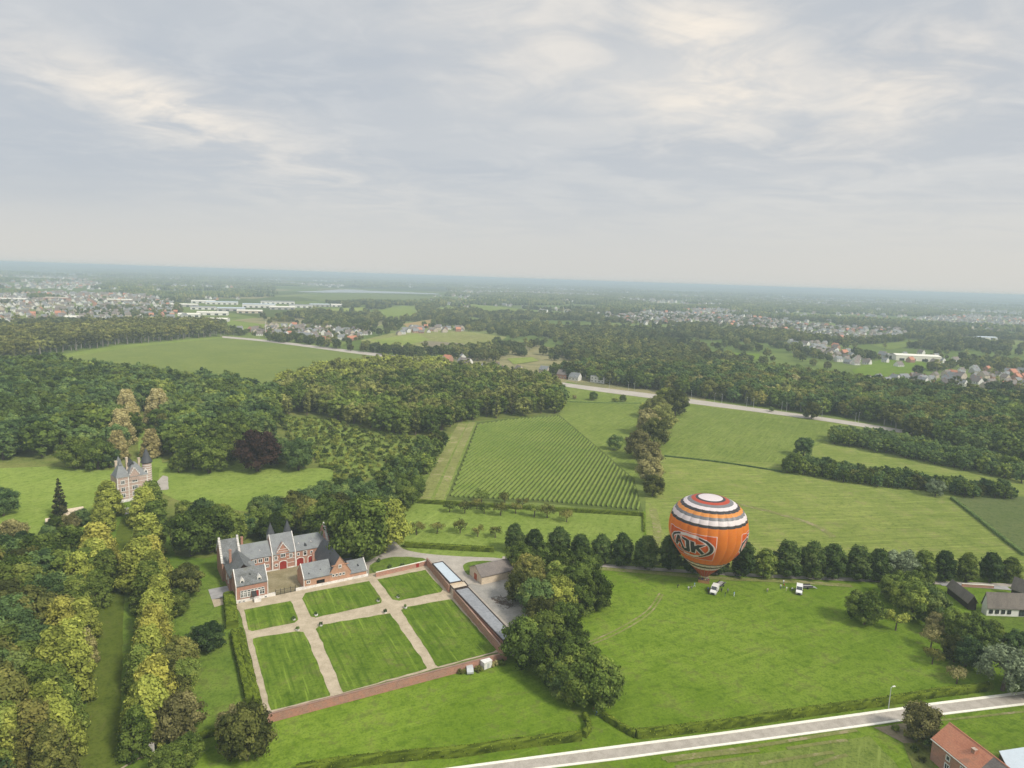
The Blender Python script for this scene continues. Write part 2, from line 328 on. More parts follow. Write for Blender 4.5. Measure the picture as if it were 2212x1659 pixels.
# ------------------------------------------------------------------ tree meshes
def crown_points(kind, r_, H):
    """clump centres and radii for a crown of height H (metres)"""
    out = []
    if kind == 'oval':      # neat egg shaped crown, foliage nearly to the ground
        for i in range(84):
            z = .13 + .84 * (i + .5) / 84; w = math.sin(min(1, (1.0 - z) / .5) * math.pi / 2) ** .7 * min(1, (z - .05) / .16) ** .5
            a = i * 2.4 + r_.uniform(-.3, .3); q = H * .285 * w * r_.uniform(.5, 1.02)
            out.append((Vector((math.cos(a) * q, math.sin(a) * q, z * H)), H * r_.uniform(.07, .115)))
    elif kind == 'broad':
        for i in range(64):
            a = i * 2.4 + r_.uniform(-.4, .4); e = math.asin(max(-1, min(1, -.75 + 1.75 * (i + .5) / 64 + r_.uniform(-.08, .08)))); q = r_.uniform(.6, 1.1)
            out.append((Vector((math.cos(a) * math.cos(e) * .40 * H * q, math.sin(a) * math.cos(e) * .40 * H * q, H * (.50 + .42 * math.sin(e) * q))), H * r_.uniform(.07, .15)))
    elif kind == 'cone':    # tall lime, broad skirt, pointed top
        for i in range(84):
            z = ((i + .5) / 84) ** 1.2 * .9 + .09; w = (1.06 - z) ** .6
            a = i * 2.4 + r_.uniform(-.4, .4); q = H * .35 * w * r_.uniform(.7, 1.0)
            out.append((Vector((math.cos(a) * q, math.sin(a) * q, min(.97, z) * H)), H * r_.uniform(.065, .105)))
    elif kind == 'poplar':
        for i in range(40):
            z = r_.uniform(.12, .98); w = math.sin(math.pi * min(.93, z * .8 + .12)) ** .6
            a = r_.uniform(0, 6.28); q = H * .15 * w * r_.uniform(.4, 1.0)
            out.append((Vector((math.cos(a) * q, math.sin(a) * q, z * H)), H * r_.uniform(.05, .085)))
    elif kind == 'plant':   # plantation poplar: bare stem, wide flat-topped crown
        for i in range(26):
            a = r_.uniform(0, 6.28); q = H * .26 * math.sqrt(r_.random()); z = r_.uniform(.45, .97) - .25 * (q / (H * .26)) ** 2 * .4
            out.append((Vector((math.cos(a) * q, math.sin(a) * q, z * H)), H * r_.uniform(.07, .11)))
    elif kind == 'spruce':
        for i in range(46):
            z = i / 46 * .9 + .08; a = i * 2.4; q = H * .17 * (1 - z) ** .8 * r_.uniform(.55, 1)
            out.append((Vector((math.cos(a) * q, math.sin(a) * q, z * H)), H * .05 * (1.25 - z)))
    elif kind == 'small':   # airy orchard tree
        for i in range(17):
            a = r_.uniform(0, 6.28); e = math.asin(r_.uniform(-.5, 1)); q = r_.uniform(.5, 1.0)
            out.append((Vector((math.cos(a) * math.cos(e) * .48 * H * q, math.sin(a) * math.cos(e) * .48 * H * q, H * (.62 + .30 * math.sin(e) * q))), H * r_.uniform(.09, .16)))
    elif kind == 'shrub':
        for i in range(16):
            a = r_.uniform(0, 6.28); e = math.asin(r_.uniform(0, 1)); q = r_.uniform(.5, 1.0)
            out.append((Vector((math.cos(a) * math.cos(e) * .55 * H * q, math.sin(a) * math.cos(e) * .55 * H * q, H * (.2 + .66 * math.sin(e) * q))), H * r_.uniform(.15, .24)))
    elif kind == 'willow':
        for i in range(60):
            a = r_.uniform(0, 6.28); e = math.asin(r_.uniform(-.2, 1)); q = r_.uniform(.75, 1.0)
            out.append((Vector((math.cos(a) * math.cos(e) * .46 * H * q, math.sin(a) * math.cos(e) * .46 * H * q, H * (.40 + .50 * math.sin(e) * q))), H * r_.uniform(.08, .13)))
    return out
def crown_mesh(kind, seed, H, leaf, count, mat, trunk=None, airy=0.0, name='crown'):
    r_ = random.Random(seed); cl = crown_points(kind, r_, H); v = []; f = []; var = []; mi = []
    tot = sum(c[1] ** 2 for c in cl); ctr = sum((c[0] for c in cl), Vector()) / len(cl)
    for c, rad in cl:
        cv = r_.random(); n = max(6, int(count * rad * rad / tot)); stretch = Vector((1, 1, .8 if kind != 'willow' else 1.2))
        for _ in range(n):
            d = Vector((r_.gauss(0, 1), r_.gauss(0, 1), r_.gauss(.25, 1))).normalized()
            p = c + Vector((d.x * stretch.x, d.y * stretch.y, d.z * stretch.z)) * rad * (r_.uniform(.74, 1.12 + airy) if r_.random() < .88 else r_.uniform(1.1, 1.4))
            if p.z < .03 * H: continue
            nn = (d + (p - ctr).normalized() * .4 + Vector((r_.gauss(0, .45), r_.gauss(0, .45), r_.gauss(.1, .45)))).normalized()
            x = nn.orthogonal().normalized(); y = nn.cross(x); t = r_.uniform(0, 6.28); x, y = x * math.cos(t) + y * math.sin(t), y * math.cos(t) - x * math.sin(t)
            s_ = leaf * r_.uniform(.6, 1.35); k = len(v); bend = nn * s_ * .25
            v += [tuple(p - x * s_), tuple(p - y * s_ * .7 + bend), tuple(p + x * s_), tuple(p + y * s_ * .7 + bend)]
            f.append((k, k + 1, k + 2, k + 3)); mi.append(0); var += [min(1, max(0, cv * .65 + r_.random() * .35))] * 4
        if not airy:       # leafy heart of the clump, so the crown is not see-through
            k = len(v); R0 = rad * .78
            for i in range(3):
                for j in range(6):
                    th = (i + .5) / 3 * math.pi; ph = j / 6 * 6.283 + i
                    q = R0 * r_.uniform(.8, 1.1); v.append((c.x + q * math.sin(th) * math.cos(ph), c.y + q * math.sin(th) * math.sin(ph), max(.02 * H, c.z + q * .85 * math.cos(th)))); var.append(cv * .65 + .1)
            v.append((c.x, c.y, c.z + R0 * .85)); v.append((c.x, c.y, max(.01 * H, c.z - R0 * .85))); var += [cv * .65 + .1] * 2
            for j in range(6):
                j2 = (j + 1) % 6
                f += [(k + 18, k + j, k + j2), (k + j, k + 6 + j, k + 6 + j2, k + j2), (k + 6 + j, k + 12 + j, k + 12 + j2, k + 6 + j2), (k + 12 + j, k + 19, k + 12 + j2)]; mi += [0] * 4
    mats = [mat]
    if trunk is not None:
        b = trunk_mb(kind, seed, H); k = len(v); v += b.v; f += [tuple(i + k for i in q) for q in b.f]; mi += [1] * len(b.f); var += [.5] * len(b.v); mats.append(trunk)
    me = bpy.data.meshes.new(name); me.from_pydata(v, [], f)
    for m_ in mats: me.materials.append(m_)
    me.polygons.foreach_set('material_index', mi)
    a = me.attributes.new('var', 'FLOAT', 'POINT'); a.data.foreach_set('value', var); me.update(); return me
def trunk_mb(kind, seed, H):
    r_ = random.Random(seed + 99); b = MB(); tr = H * (.022 if kind in ('poplar', 'plant', 'spruce') else .03)
    top = {'poplar': .85, 'plant': .8, 'spruce': .95}.get(kind, .62)
    lean = Vector((r_.uniform(-.02, .02) * H, r_.uniform(-.02, .02) * H, 0))
    p0 = Vector((0, 0, -.2)); p1 = Vector((0, 0, H * .3)) + lean; p2 = Vector((0, 0, H * top)) + lean * 2
    b.tube(p0, p1, tr * 1.3, tr, 7); b.tube(p1, p2, tr, tr * .35, 6)
    if kind != 'spruce':
        for i in range(6):
            a = i * 1.05 + r_.random(); q = p1.lerp(p2, r_.uniform(0, .6)); wd = .13 if kind == 'poplar' else .28
            b.tube(q, q + Vector((math.cos(a) * H * wd, math.sin(a) * H * wd, H * r_.uniform(.12, .25))), tr * .45, tr * .15, 5)
    return b
H0 = {'oval': 12, 'broad': 15, 'cone': 15, 'poplar': 18, 'plant': 19, 'spruce': 16, 'small': 5, 'shrub': 3, 'willow': 13}
_cache = {}
def near_tree(kind, fol, variant):
    """(crown mesh, trunk mesh)"""
    k = ('n', kind, fol, variant)
    if k not in _cache:
        sp = {'oval': (.30, 4600, 0), 'broad': (.40, 5600, 0), 'cone': (.38, 5600, 0), 'poplar': (.38, 3000, 0), 'plant': (.4, 2200, 0), 'spruce': (.30, 2600, 0),
              'small': (.17, 1100, .25), 'shrub': (.15, 800, 0), 'willow': (.30, 4500, 0)}[kind]
        cm = crown_mesh(kind, variant * 13 + 5, H0[kind], sp[0], sp[1], F[fol], airy=sp[2])
        k2 = ('t', kind, variant)
        if k2 not in _cache: _cache[k2] = trunk_mb(kind, variant * 13 + 5, H0[kind]).mesh('trunk', M['bark'])
        _cache[k] = (cm, _cache[k2])
    return _cache[k]
def mid_tree(kind, fol, variant):
    k = ('m', kind, fol, variant)
    if k not in _cache:
        sp = {'oval': (.42, 700), 'broad': (.55, 850), 'cone': (.5, 850), 'poplar': (.5, 600), 'plant': (.62, 600), 'spruce': (.45, 500), 'small': (.24, 330), 'shrub': (.24, 260), 'willow': (.5, 800)}[kind]
        _cache[k] = crown_mesh(kind, variant * 13 + 5, H0[kind], sp[0], sp[1], F[fol], trunk=M['bark_p'] if kind == 'plant' else M['bark'], name=kind + '_tree')
    return _cache[k]
NAMES = {'oval': 'row_tree', 'broad': 'broadleaf_tree', 'cone': 'lime_tree', 'poplar': 'poplar_tree', 'plant': 'plantation_poplar', 'spruce': 'spruce_tree', 'small': 'orchard_tree', 'shrub': 'shrub', 'willow': 'willow_tree'}
def tree(p, kind, fol, h, label, group=None, width=1.0, near=True, cat=None):
    s_ = h / H0[kind]; v_ = rnd.randrange(4); rz = rnd.uniform(0, 6.28)
    cat = cat or ('shrub' if kind == 'shrub' else 'tree')
    if near:
        cm, tm = near_tree(kind, fol, v_)
        e = empty(NAMES[kind], (p[0], p[1], 0), rz); e.scale = (s_ * width, s_ * width, s_)
        link('crown', cm, e)
        if kind != 'shrub': link('trunk', tm, e)
        return tag(e, label, cat, group)
    o = link(NAMES[kind], mid_tree(kind, fol, v_), None, (p[0], p[1], 0), rz, (s_ * width, s_ * width, s_))
    return tag(o, label, cat, group)
# ---- scattered woodland: a point cloud that instances tree meshes carried in the same object
def scatter_object(name, protos, pts, label, cat=None, kind='stuff'):
    """protos: list of meshes; pts: list of (x, y, z, scale, rotz, index)"""
    v = []; f = []; mi = []; var = []; pid = []; mats = []
    for k, me in enumerate(protos):
        b = len(v); mm = []
        for m_ in me.materials:
            if m_ not in mats: mats.append(m_)
            mm.append(mats.index(m_))
        v += [tuple(q.co) for q in me.vertices]; f += [tuple(i + b for i in q.vertices) for q in me.polygons]; mi += [mm[q.material_index] for q in me.polygons]
        vv = me.attributes.get('var'); var += [d.value for d in vv.data] if vv else [.5] * len(me.vertices); pid += [k] * len(me.vertices)
    nb = len(v); sc_ = [1.0] * nb; rz = [0.0] * nb; ix = [0] * nb
    for x, y, z, s_, r_, i_ in pts: v.append((x, y, z)); sc_.append(s_); rz.append(r_); ix.append(i_); pid.append(-1); var.append(.5)
    me = bpy.data.meshes.new(name); me.from_pydata(v, [], f)
    for m_ in mats: me.materials.append(m_)
    me.polygons.foreach_set('material_index', mi)
    for n_, ty, dat in (('var', 'FLOAT', var), ('pid', 'INT', pid), ('sc', 'FLOAT', sc_), ('rz', 'FLOAT', rz), ('ix', 'INT', ix)):
        a = me.attributes.new(n_, ty, 'POINT'); a.data.foreach_set('value', dat)
    o = link(name, me); g = scatter_tree(len(protos)); md = o.modifiers.new('scatter', 'NODES'); md.node_group = g
    return tag(o, label, cat, None, kind)
_sg = {}
def scatter_tree(n):
    if n in _sg: return _sg[n]
    g = bpy.data.node_groups.new('scatter%d' % n, 'GeometryNodeTree')
    g.interface.new_socket('Geometry', in_out='INPUT', socket_type='NodeSocketGeometry'); g.interface.new_socket('Geometry', in_out='OUTPUT', socket_type='NodeSocketGeometry')
    gi = N(g, 'NodeGroupInput'); go = N(g, 'NodeGroupOutput')
    def attr(nm, ty):
        a = N(g, 'GeometryNodeInputNamedAttribute', data_type=ty); a.inputs[0].default_value = nm; return a.outputs[0]
    def sel(k):
        c = N(g, 'FunctionNodeCompare', data_type='INT', operation='EQUAL'); L(g, attr('pid', 'INT'), c.inputs[2]); c.inputs[3].default_value = k
        s_ = N(g, 'GeometryNodeSeparateGeometry', domain='POINT'); L(g, gi.outputs[0], s_.inputs[0]); L(g, c.outputs[0], s_.inputs[1]); return s_.outputs[0]
    gti = N(g, 'GeometryNodeGeometryToInstance')
    for k in reversed(range(n)): L(g, sel(k), gti.inputs[0])
    iop = N(g, 'GeometryNodeInstanceOnPoints'); L(g, sel(-1), iop.inputs['Points']); L(g, gti.outputs[0], iop.inputs['Instance'])
    iop.inputs['Pick Instance'].default_value = True; L(g, attr('ix', 'INT'), iop.inputs['Instance Index'])
    cx = N(g, 'ShaderNodeCombineXYZ'); L(g, attr('rz', 'FLOAT'), cx.inputs[2]); L(g, cx.outputs[0], iop.inputs['Rotation'])
    L(g, attr('sc', 'FLOAT'), iop.inputs['Scale']); L(g, iop.outputs[0], go.inputs[0]); _sg[n] = g; return g
# ================================================================== GROUND AND FIELDS
def patchwork():
    m_, t, o = newmat('far_country'); b = N(t, 'ShaderNodeBsdfDiffuse'); v = pos(t)
    vo = N(t, 'ShaderNodeTexVoronoi'); vo.inputs['Scale'].default_value = .0045; vo.inputs['Randomness'].default_value = .9
    mp = N(t, 'ShaderNodeMapping'); mp.inputs['Rotation'].default_value = (0, 0, .5); mp.inputs['Scale'].default_value = (1, .6, 1); L(t, v, mp.inputs[0]); L(t, mp.outputs[0], vo.inputs['Vector'])
    s_ = N(t, 'ShaderNodeSeparateColor'); L(t, vo.outputs['Color'], s_.inputs[0])
    r_ = N(t, 'ShaderNodeValToRGB'); L(t, s_.outputs[0], r_.inputs[0]); e = r_.color_ramp; e.interpolation = 'CONSTANT'
    cols = [(0, (.12, .165, .04)), (.22, (.17, .215, .055)), (.42, (.09, .115, .03)), (.58, (.21, .24, .08)), (.72, (.15, .195, .05)), (.84, (.28, .25, .13)), (.92, (.12, .15, .05))]
    while len(e.elements) < len(cols): e.elements.new(.5)
    for el, (p_, c_) in zip(e.elements, cols): el.position = p_; el.color = (*c_, 1)
    n1 = noise(t, v, .03, 4, .6); n2 = noise(t, v, .0011, 5, .65, .5); n3 = noise(t, v, .5, 3, .6)
    c = mixc(t, mapr(t, n1, .4, .7, 0, .5), r_.outputs[0], (.055, .09, .03)); c = mixc(t, mapr(t, n3, .45, .7, 0, .4), c, (.05, .085, .02))
    gd = N(t, 'ShaderNodeNewGeometry'); dist = vmath(t, 'LENGTH', gd.outputs['Position'])
    wood = math_(t, 'MULTIPLY', mapr(t, n2, .40, .50), mapr(t, dist, 2500, 6000))
    c = mixc(t, wood, c, (.030, .048, .024)); L(t, c, b.inputs[0]); L(t, b.outputs[0], o.inputs[0]); return m_
M['far'] = patchwork()
_lv = [0]
def sheet(name, px, mat, z=None, parent=None, level=1, rag=.45):
    _lv[0] += 1; z = level * .03 + (_lv[0] % 14) * .002
    pts = [G(x, y) for x, y in px]; mb = MB(); out = []
    for i in range(len(pts)):      # slightly uneven edges
        p, q = pts[i], pts[(i + 1) % len(pts)]; ln_ = (q - p).length; n = min(60, max(1, int(ln_ / 2.5))) if p.length < 520 else 1
        for k in range(n):
            w = p.lerp(q, k / n); nv = mnoise.noise(Vector((w.x * .35, w.y * .35, 3))) * rag; d = (q - p).normalized(); out.append(Vector((w.x - d.y * nv, w.y + d.x * nv, 0)))
    pts = out; mb.face([(p.x, p.y, z) for p in pts])
    o = mb.build(name, M[mat]); me = o.data
    if me.polygons[0].normal.z < 0:
        me.flip_normals()
    return tag(o, kind='structure')
g_ = MB(); R_ = 42000
ring = [0, 300, 900, 3000, 9000, 20000, R_]
for i in range(36):
    a0, a1 = 2 * math.pi * i / 36, 2 * math.pi * (i + 1) / 36
    for j in range(len(ring) - 1):
        q = [(ring[j], a0), (ring[j + 1], a0), (ring[j + 1], a1), (ring[j], a1)]
        if j == 0: q = q[:3]
        g_.face([(r_ * math.cos(a), r_ * math.sin(a), 0) for r_, a in q])
tag(g_.build('ground', M['far']), kind='structure')
# near and middle fields
sheet('grassland', [(-500, 1000), (400, 1000), (520, 1200), (600, 1800), (-700, 1900)], 'lawn_s', level=.4)
sheet('meadow', [(380, 1750), (430, 1590), (500, 1500), (560, 1560), (1095, 1415), (1090, 1150), (1420, 1100), (2300, 1050), (2400, 1300), (2420, 1760)], 'field_b', level=1)
sheet('meadow', [(1395, 1100), (1385, 860), (1450, 855), (1900, 920), (2212, 1010), (2320, 1040), (2320, 1265), (2137, 1250), (1690, 1238), (1395, 1222)], 'field_p', level=2)
sheet('pasture', [(2062, 1076), (2190, 1072), (2330, 1080), (2330, 1290), (2207, 1196)], 'field_d', level=3)
sheet('pasture', [(1208, 897), (1200, 840), (1225, 824), (1300, 842), (1400, 857), (1400, 870), (1395, 1010), (1370, 1035)], 'field_g', level=3)
sheet('meadow', [(1420, 985), (1450, 880), (1475, 872), (1600, 888), (1790, 915), (1790, 950), (1690, 1000), (1560, 998)], 'field_g', level=3)
sheet('orchard_grass', [(880, 1080), (1392, 1108), (1392, 1225), (1090, 1207), (900, 1200), (840, 1160), (800, 1230), (700, 1230)], 'park', level=3)
sheet('cornfield_soil', [(1030, 913), (1100, 904), (1208, 896), (1290, 965), (1370, 1035), (1389, 1107), (1160, 1086), (960, 1080)], 'cornsoil', level=3)
sheet('weedy_field_strip', [(1000, 911), (1030, 913), (962, 1082), (903, 1082), (925, 1030), (968, 945)], 'field_g', level=3)
strip_later = [([(1020, 912), (985, 990), (948, 1080)], 4.5), ([(1000, 914), (955, 1000), (915, 1080)], 6.0)]
sheet('field', [(60, 800), (130, 766), (250, 748), (480, 728), (640, 748), (870, 773), (905, 790), (760, 850), (600, 870), (300, 850)], 'crop_far', level=2)
sheet('field_margin', [(118, 776), (133, 765), (250, 747), (480, 727), (480, 730), (330, 745), (240, 757)], 'field_g', level=3)
sheet('park_lawn', [(-60, 1012), (0, 1012), (100, 1008), (262, 1018), (262, 1060), (240, 1110), (170, 1125), (60, 1170), (-60, 1130)], 'park', level=2)
sheet('park_lawn', [(345, 1002), (480, 985), (530, 1008), (600, 1012), (720, 1012), (720, 1075), (650, 1085), (560, 1110), (380, 1080), (340, 1060)], 'park', level=2)
sheet('mown_ride', [(297, 1010), (300, 900), (330, 900), (352, 1010)], 'park', level=3)
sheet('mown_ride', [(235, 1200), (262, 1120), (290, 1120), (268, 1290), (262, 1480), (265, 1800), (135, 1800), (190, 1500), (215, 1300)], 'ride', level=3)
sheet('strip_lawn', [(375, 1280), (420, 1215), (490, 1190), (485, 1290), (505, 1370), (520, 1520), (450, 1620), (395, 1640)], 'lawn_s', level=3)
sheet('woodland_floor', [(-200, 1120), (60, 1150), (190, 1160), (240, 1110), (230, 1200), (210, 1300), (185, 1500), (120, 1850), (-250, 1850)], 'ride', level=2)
sheet('woodland_floor', [(-100, 800), (120, 785), (200, 800), (400, 815), (620, 850), (1000, 790), (1215, 830), (1212, 894), (1000, 912), (920, 1030), (890, 1075), (780, 1240), (380, 1200), (330, 1060), (720, 1020), (480, 985), (345, 1000), (262, 1016), (-100, 1012)], 'rough', level=1)
sheet('scrub_ground', [(600, 900), (700, 905), (800, 930), (930, 955), (955, 960), (925, 1030), (850, 1045), (720, 1012), (690, 1000)], 'field_g', level=3)
sheet('roadside_meadow', [(1215, 829), (1290, 846), (1400, 862), (1400, 880), (1210, 862)], 'field_g', level=4)
sheet('farm_garden', [(1990, 1500), (2040, 1260), (2300, 1270), (2340, 1480), (2212, 1495)], 'field_b', level=2)
sheet('garden_lawn', [(2125, 1318), (2300, 1330), (2300, 1400), (2110, 1390)], 'lawn_s', level=3)
# tractor lines, pale worn grass
def strip(name, line, w0, mat, level=5, w1=None):
    P_ = [G(x, y) for x, y in smooth_poly(line, 8, False)]; mb = MB(); w1 = w0 if w1 is None else w1; L_ = []; R2 = []; n = len(P_)
    for i, p in enumerate(P_):
        d = (P_[min(i + 1, n - 1)] - P_[max(i - 1, 0)]).normalized(); nn = Vector((-d.y, d.x, 0)); w = (w0 + (w1 - w0) * i / (n - 1)) / 2
        L_.append(p + nn * w); R2.append(p - nn * w)
    _lv[0] += 1; z = level * .03 + (_lv[0] % 14) * .002
    for i in range(n - 1): mb.face([(q.x, q.y, z) for q in (R2[i], R2[i + 1], L_[i + 1], L_[i])])
    o = mb.build(name, M[mat] if isinstance(mat, str) else mat)
    if o.data.polygons[0].normal.z < 0: o.data.flip_normals()
    return tag(o, kind='structure')
for ln in ([(1262, 1392), (1330, 1362), (1395, 1322), (1425, 1282)], [(1268, 1397), (1338, 1367), (1403, 1326), (1432, 1285)]): strip('wheel_track', ln, .55, 'fallow')
strip('worn_grass', [(1290, 1228), (1400, 1237), (1560, 1250), (1700, 1256), (1840, 1266)], 2.6, 'fallow', 4)
strip('worn_grass', [(1590, 1088), (1680, 1110), (1760, 1135), (1800, 1160)], 3.0, 'fallow', 5)
strip('worn_grass', [(1395, 1220), (1420, 1160), (1410, 1100)], 3.5, 'fallow', 4)
strip('field_margin', [(2020, 1558), (2120, 1548), (2212, 1538), (2280, 1532)], .7, 'fallow', 5)
strip('field_margin', [(1430, 1640), (1600, 1618), (1760, 1592), (1850, 1578)], 1.0, 'fallow', 5)
sheet('bare_garden_soil', [(1890, 1574), (1995, 1553), (2020, 1572), (2004, 1600), (1990, 1620), (1950, 1606)], 'soil', level=4)
sheet('crop_strip', [(1290, 1690), (1500, 1650), (1700, 1620), (1880, 1590), (1960, 1680), (1980, 1780), (1300, 1780)], 'field_g', level=3)
sheet('pasture', [(2040, 1570), (2212, 1545), (2330, 1530), (2330, 1640), (2212, 1625), (2140, 1640)], 'field_b', level=4)
for i_, ln in enumerate([[(1440, 1646), (1540, 1632), (1640, 1622)], [(1460, 1658), (1560, 1645), (1600, 1640)], [(1700, 1618), (1780, 1606), (1830, 1600)], [(1640, 1652), (1720, 1638), (1800, 1626)], [(1760, 1654), (1800, 1640), (1830, 1632)]]): strip('worn_grass', ln, .9, 'fallow', 6)
for ln, w in strip_later: strip('bare_strip', ln, w, 'fallow', 5)
sheet('rough_garden', [(1950, 1606), (2004, 1604), (2012, 1640), (2040, 1700), (2010, 1760), (1985, 1690)], 'rough', level=4)
# far fields seen between the woods
ff = [([(780, 735), (880, 712), (1000, 715), (1095, 728), (1060, 752), (900, 765), (790, 752)], 'fallow'), ([(900, 735), (1000, 742), (1010, 752), (930, 756)], 'soil'),
      ([(800, 735), (900, 722), (930, 735), (850, 750)], 'field_p'), ([(810, 672), (870, 660), (900, 664), (895, 690), (830, 695)], 'field_g'), ([(870, 700), (935, 690), (935, 700), (880, 707)], 'stubble'),
      ([(545, 700), (700, 702), (640, 712), (520, 712)], 'field_g'), ([(640, 640), (850, 636), (1000, 645), (900, 655), (700, 652)], 'field_d'), ([(1000, 655), (1130, 668), (1180, 672), (1050, 680)], 'field_g'),
      ([(1450, 668), (1560, 672), (1640, 680), (1500, 680)], 'field_g'), ([(1215, 800), (1240, 790), (1320, 795), (1330, 812), (1250, 810)], 'fallow'), ([(1095, 775), (1150, 772), (1165, 780), (1110, 788)], 'field_p'),
      ([(1840, 800), (1900, 778), (1990, 775), (2010, 800), (1950, 812), (1860, 826)], 'field_b'), ([(1880, 745), (1990, 735), (2020, 742), (1920, 756)], 'field_g'), ([(2120, 690), (2212, 685), (2212, 695), (2140, 698)], 'field_g'),
      ([(1565, 762), (1640, 765), (1640, 778), (1570, 776)], 'field_b'), ([(320, 628), (470, 628), (480, 636), (330, 636)], 'field_d'), ([(480, 690), (560, 700), (540, 716), (490, 716)], 'field_g'),
      ([(1755, 700), (1800, 697), (1810, 704), (1765, 707)], 'field_g'), ([(700, 668), (790, 664), (800, 672), (720, 676)], 'field_p'), ([(930, 668), (980, 664), (1010, 670), (950, 676)], 'field_p')]
for i_, (q, mt) in enumerate(ff): sheet('field', q, mt, level=6 + i_)
mw = newmat('lake_water'); p_ = N(mw[1], 'ShaderNodeBsdfPrincipled'); p_.inputs['Base Color'].default_value = (.25, .28, .30, 1); p_.inputs['Roughness'].default_value = .25
L(mw[1], p_.outputs[0], mw[2].inputs[0]); M['water'] = mw[0]
sheet('river', [(640, 629.5), (690, 628.5), (722, 626), (755, 625), (800, 628), (880, 631), (950, 634.5), (945, 636), (860, 634), (780, 632.5), (700, 632), (650, 631)], 'water', level=8)
# ---- lanes and roads
def lane(name, top, bot, mat, edge=None, level=6):
    T = smooth_poly(top, 6, False); B_ = smooth_poly(bot, 6, False); sheet(name, T + B_[::-1], mat, level=level)
# zoomed readings: upper edge and lower edge of the paved lane
UP = [(620, 1712), (860, 1679), (1010, 1658.5), (1166, 1637.7), (1344.6, 1614.5), (1536, 1590), (1645.8, 1575), (1942.5, 1534), (2010, 1524), (2212, 1499), (2420, 1473)]
LO = [(600, 1736), (860, 1701), (1010, 1681), (1181, 1658.5), (1344.6, 1638.5), (1493, 1618), (1646, 1598), (1750, 1584), (1939, 1557.5), (2013, 1546), (2212, 1521.5), (2440, 1492)]
def offset_line(A_, B_, k):   # ground line a fraction k between two picture lines
    out = []
    for x, y in smooth_poly(A_, 6, False):
        for i in range(len(B_) - 1):
            if B_[i][0] <= x <= B_[i + 1][0]:
                f_ = (x - B_[i][0]) / (B_[i + 1][0] - B_[i][0]); yb = B_[i][1] + f_ * (B_[i + 1][1] - B_[i][1]); out.append((x, y + (yb - y) * k)); break
    return out
a_, b_ = offset_line(UP, LO, 0), offset_line(UP, LO, 1)
sheet('lane', a_ + b_[::-1], 'road', level=6, rag=0)
for nm, k0, k1 in (('lane_edge', -.17, .06), ('lane_edge', .94, 1.12)):
    q0, q1 = offset_line(UP, LO, k0), offset_line(UP, LO, k1); mb = MB(); n = len(q0)
    for i in range(n - 1):
        a, b, c, d = [G(*q) for q in (q0[i], q1[i], q1[i + 1], q0[i + 1])]
        mb.prism([(p.x, p.y, .1) for p in (a, b, c, d)], (0, 0, .15))
    tag(mb.build(nm, M['kerb']), kind='structure')
strip('lane', [(1085, 1206), (1200, 1214), (1310, 1223), (1420, 1231), (1560, 1240), (1700, 1247), (1850, 1253), (2000, 1259), (2212, 1266), (2330, 1270)], 2.6, 'gravel_g', 6)
# highway
HU = [(480, 726), (560, 733), (640, 742), (760, 757), (870, 770), (1000, 793), (1100, 808), (1160, 818), (1225, 828), (1300, 838), (1400, 850), (1490, 862), (1600, 877), (1700, 891), (1800, 905), (1890, 919), (2000, 936), (2150, 960)]
HL = [(480, 730), (560, 737), (640, 747), (760, 763), (870, 777), (1000, 800), (1100, 815), (1160, 825), (1225, 836), (1300, 847), (1400, 860), (1490, 872), (1600, 886), (1700, 899), (1800, 913), (1890, 927), (2000, 944), (2150, 968)]
sheet('highway', smooth_poly(HU, 3, False) + smooth_poly(HL, 3, False)[::-1], 'hiway', level=7)
# gravel drive of the moated farm, yard, garden
sheet('gravel_drive', smooth_poly([(845, 1152), (858, 1175), (880, 1190), (930, 1198), (1000, 1203), (1095, 1208), (1150, 1225), (1150, 1420), (1096, 1406), (1005, 1285), (985, 1262), (925, 1212), (868, 1204), (832, 1207), (800, 1222), (796, 1246), (782, 1243), (784, 1222), (800, 1210), (828, 1195), (838, 1178), (833, 1160)], 3), 'gravel_g', level=5)
sheet('yard', [(1000, 1262), (1040, 1265), (1130, 1245), (1160, 1300), (1150, 1410), (1097, 1400), (1098, 1350), (1015, 1268)], 'yard', level=7)
sheet('oval_lawn', smooth_poly([(803, 1222), (832, 1208), (869, 1204), (912, 1207), (917, 1215), (865, 1228), (815, 1240)], 5), 'lawn_s', level=7)
sheet('oval_lawn', smooth_poly([(1000, 1226), (1013, 1215), (1060, 1213), (1075, 1222), (1018, 1243)], 5), 'lawn_s', level=7)
sheet('gravel_garden_path', [(506, 1299), (655, 1266), (800, 1240), (925, 1213), (985, 1268), (1093, 1405), (572, 1543), (520, 1330)], 'gravel', level=4)
LW = [[(527, 1318), (629, 1299), (645, 1340), (636, 1346), (545, 1364.5), (537, 1361)], [(652.5, 1294.6), (659.5, 1282), (797.6, 1256), (826, 1298), (823, 1304), (682, 1335.5), (671, 1333)],
      [(815, 1253), (918, 1232), (955.6, 1274), (952, 1280), (862, 1299), (848, 1296)], [(546, 1381), (555, 1378), (640, 1365), (657, 1366), (713, 1501), (712, 1504), (585.6, 1536), (583, 1532)],
      [(683.5, 1360), (692, 1351), (835, 1327), (843.5, 1325.6), (923, 1443), (921, 1446), (743, 1496.7), (740.6, 1495)], [(866, 1319), (876, 1312.5), (968, 1296), (976, 1296), (1071, 1404), (1065, 1410), (947, 1441), (942, 1437)]]
for q in LW: sheet('parterre_lawn', q, 'lawn', level=6)
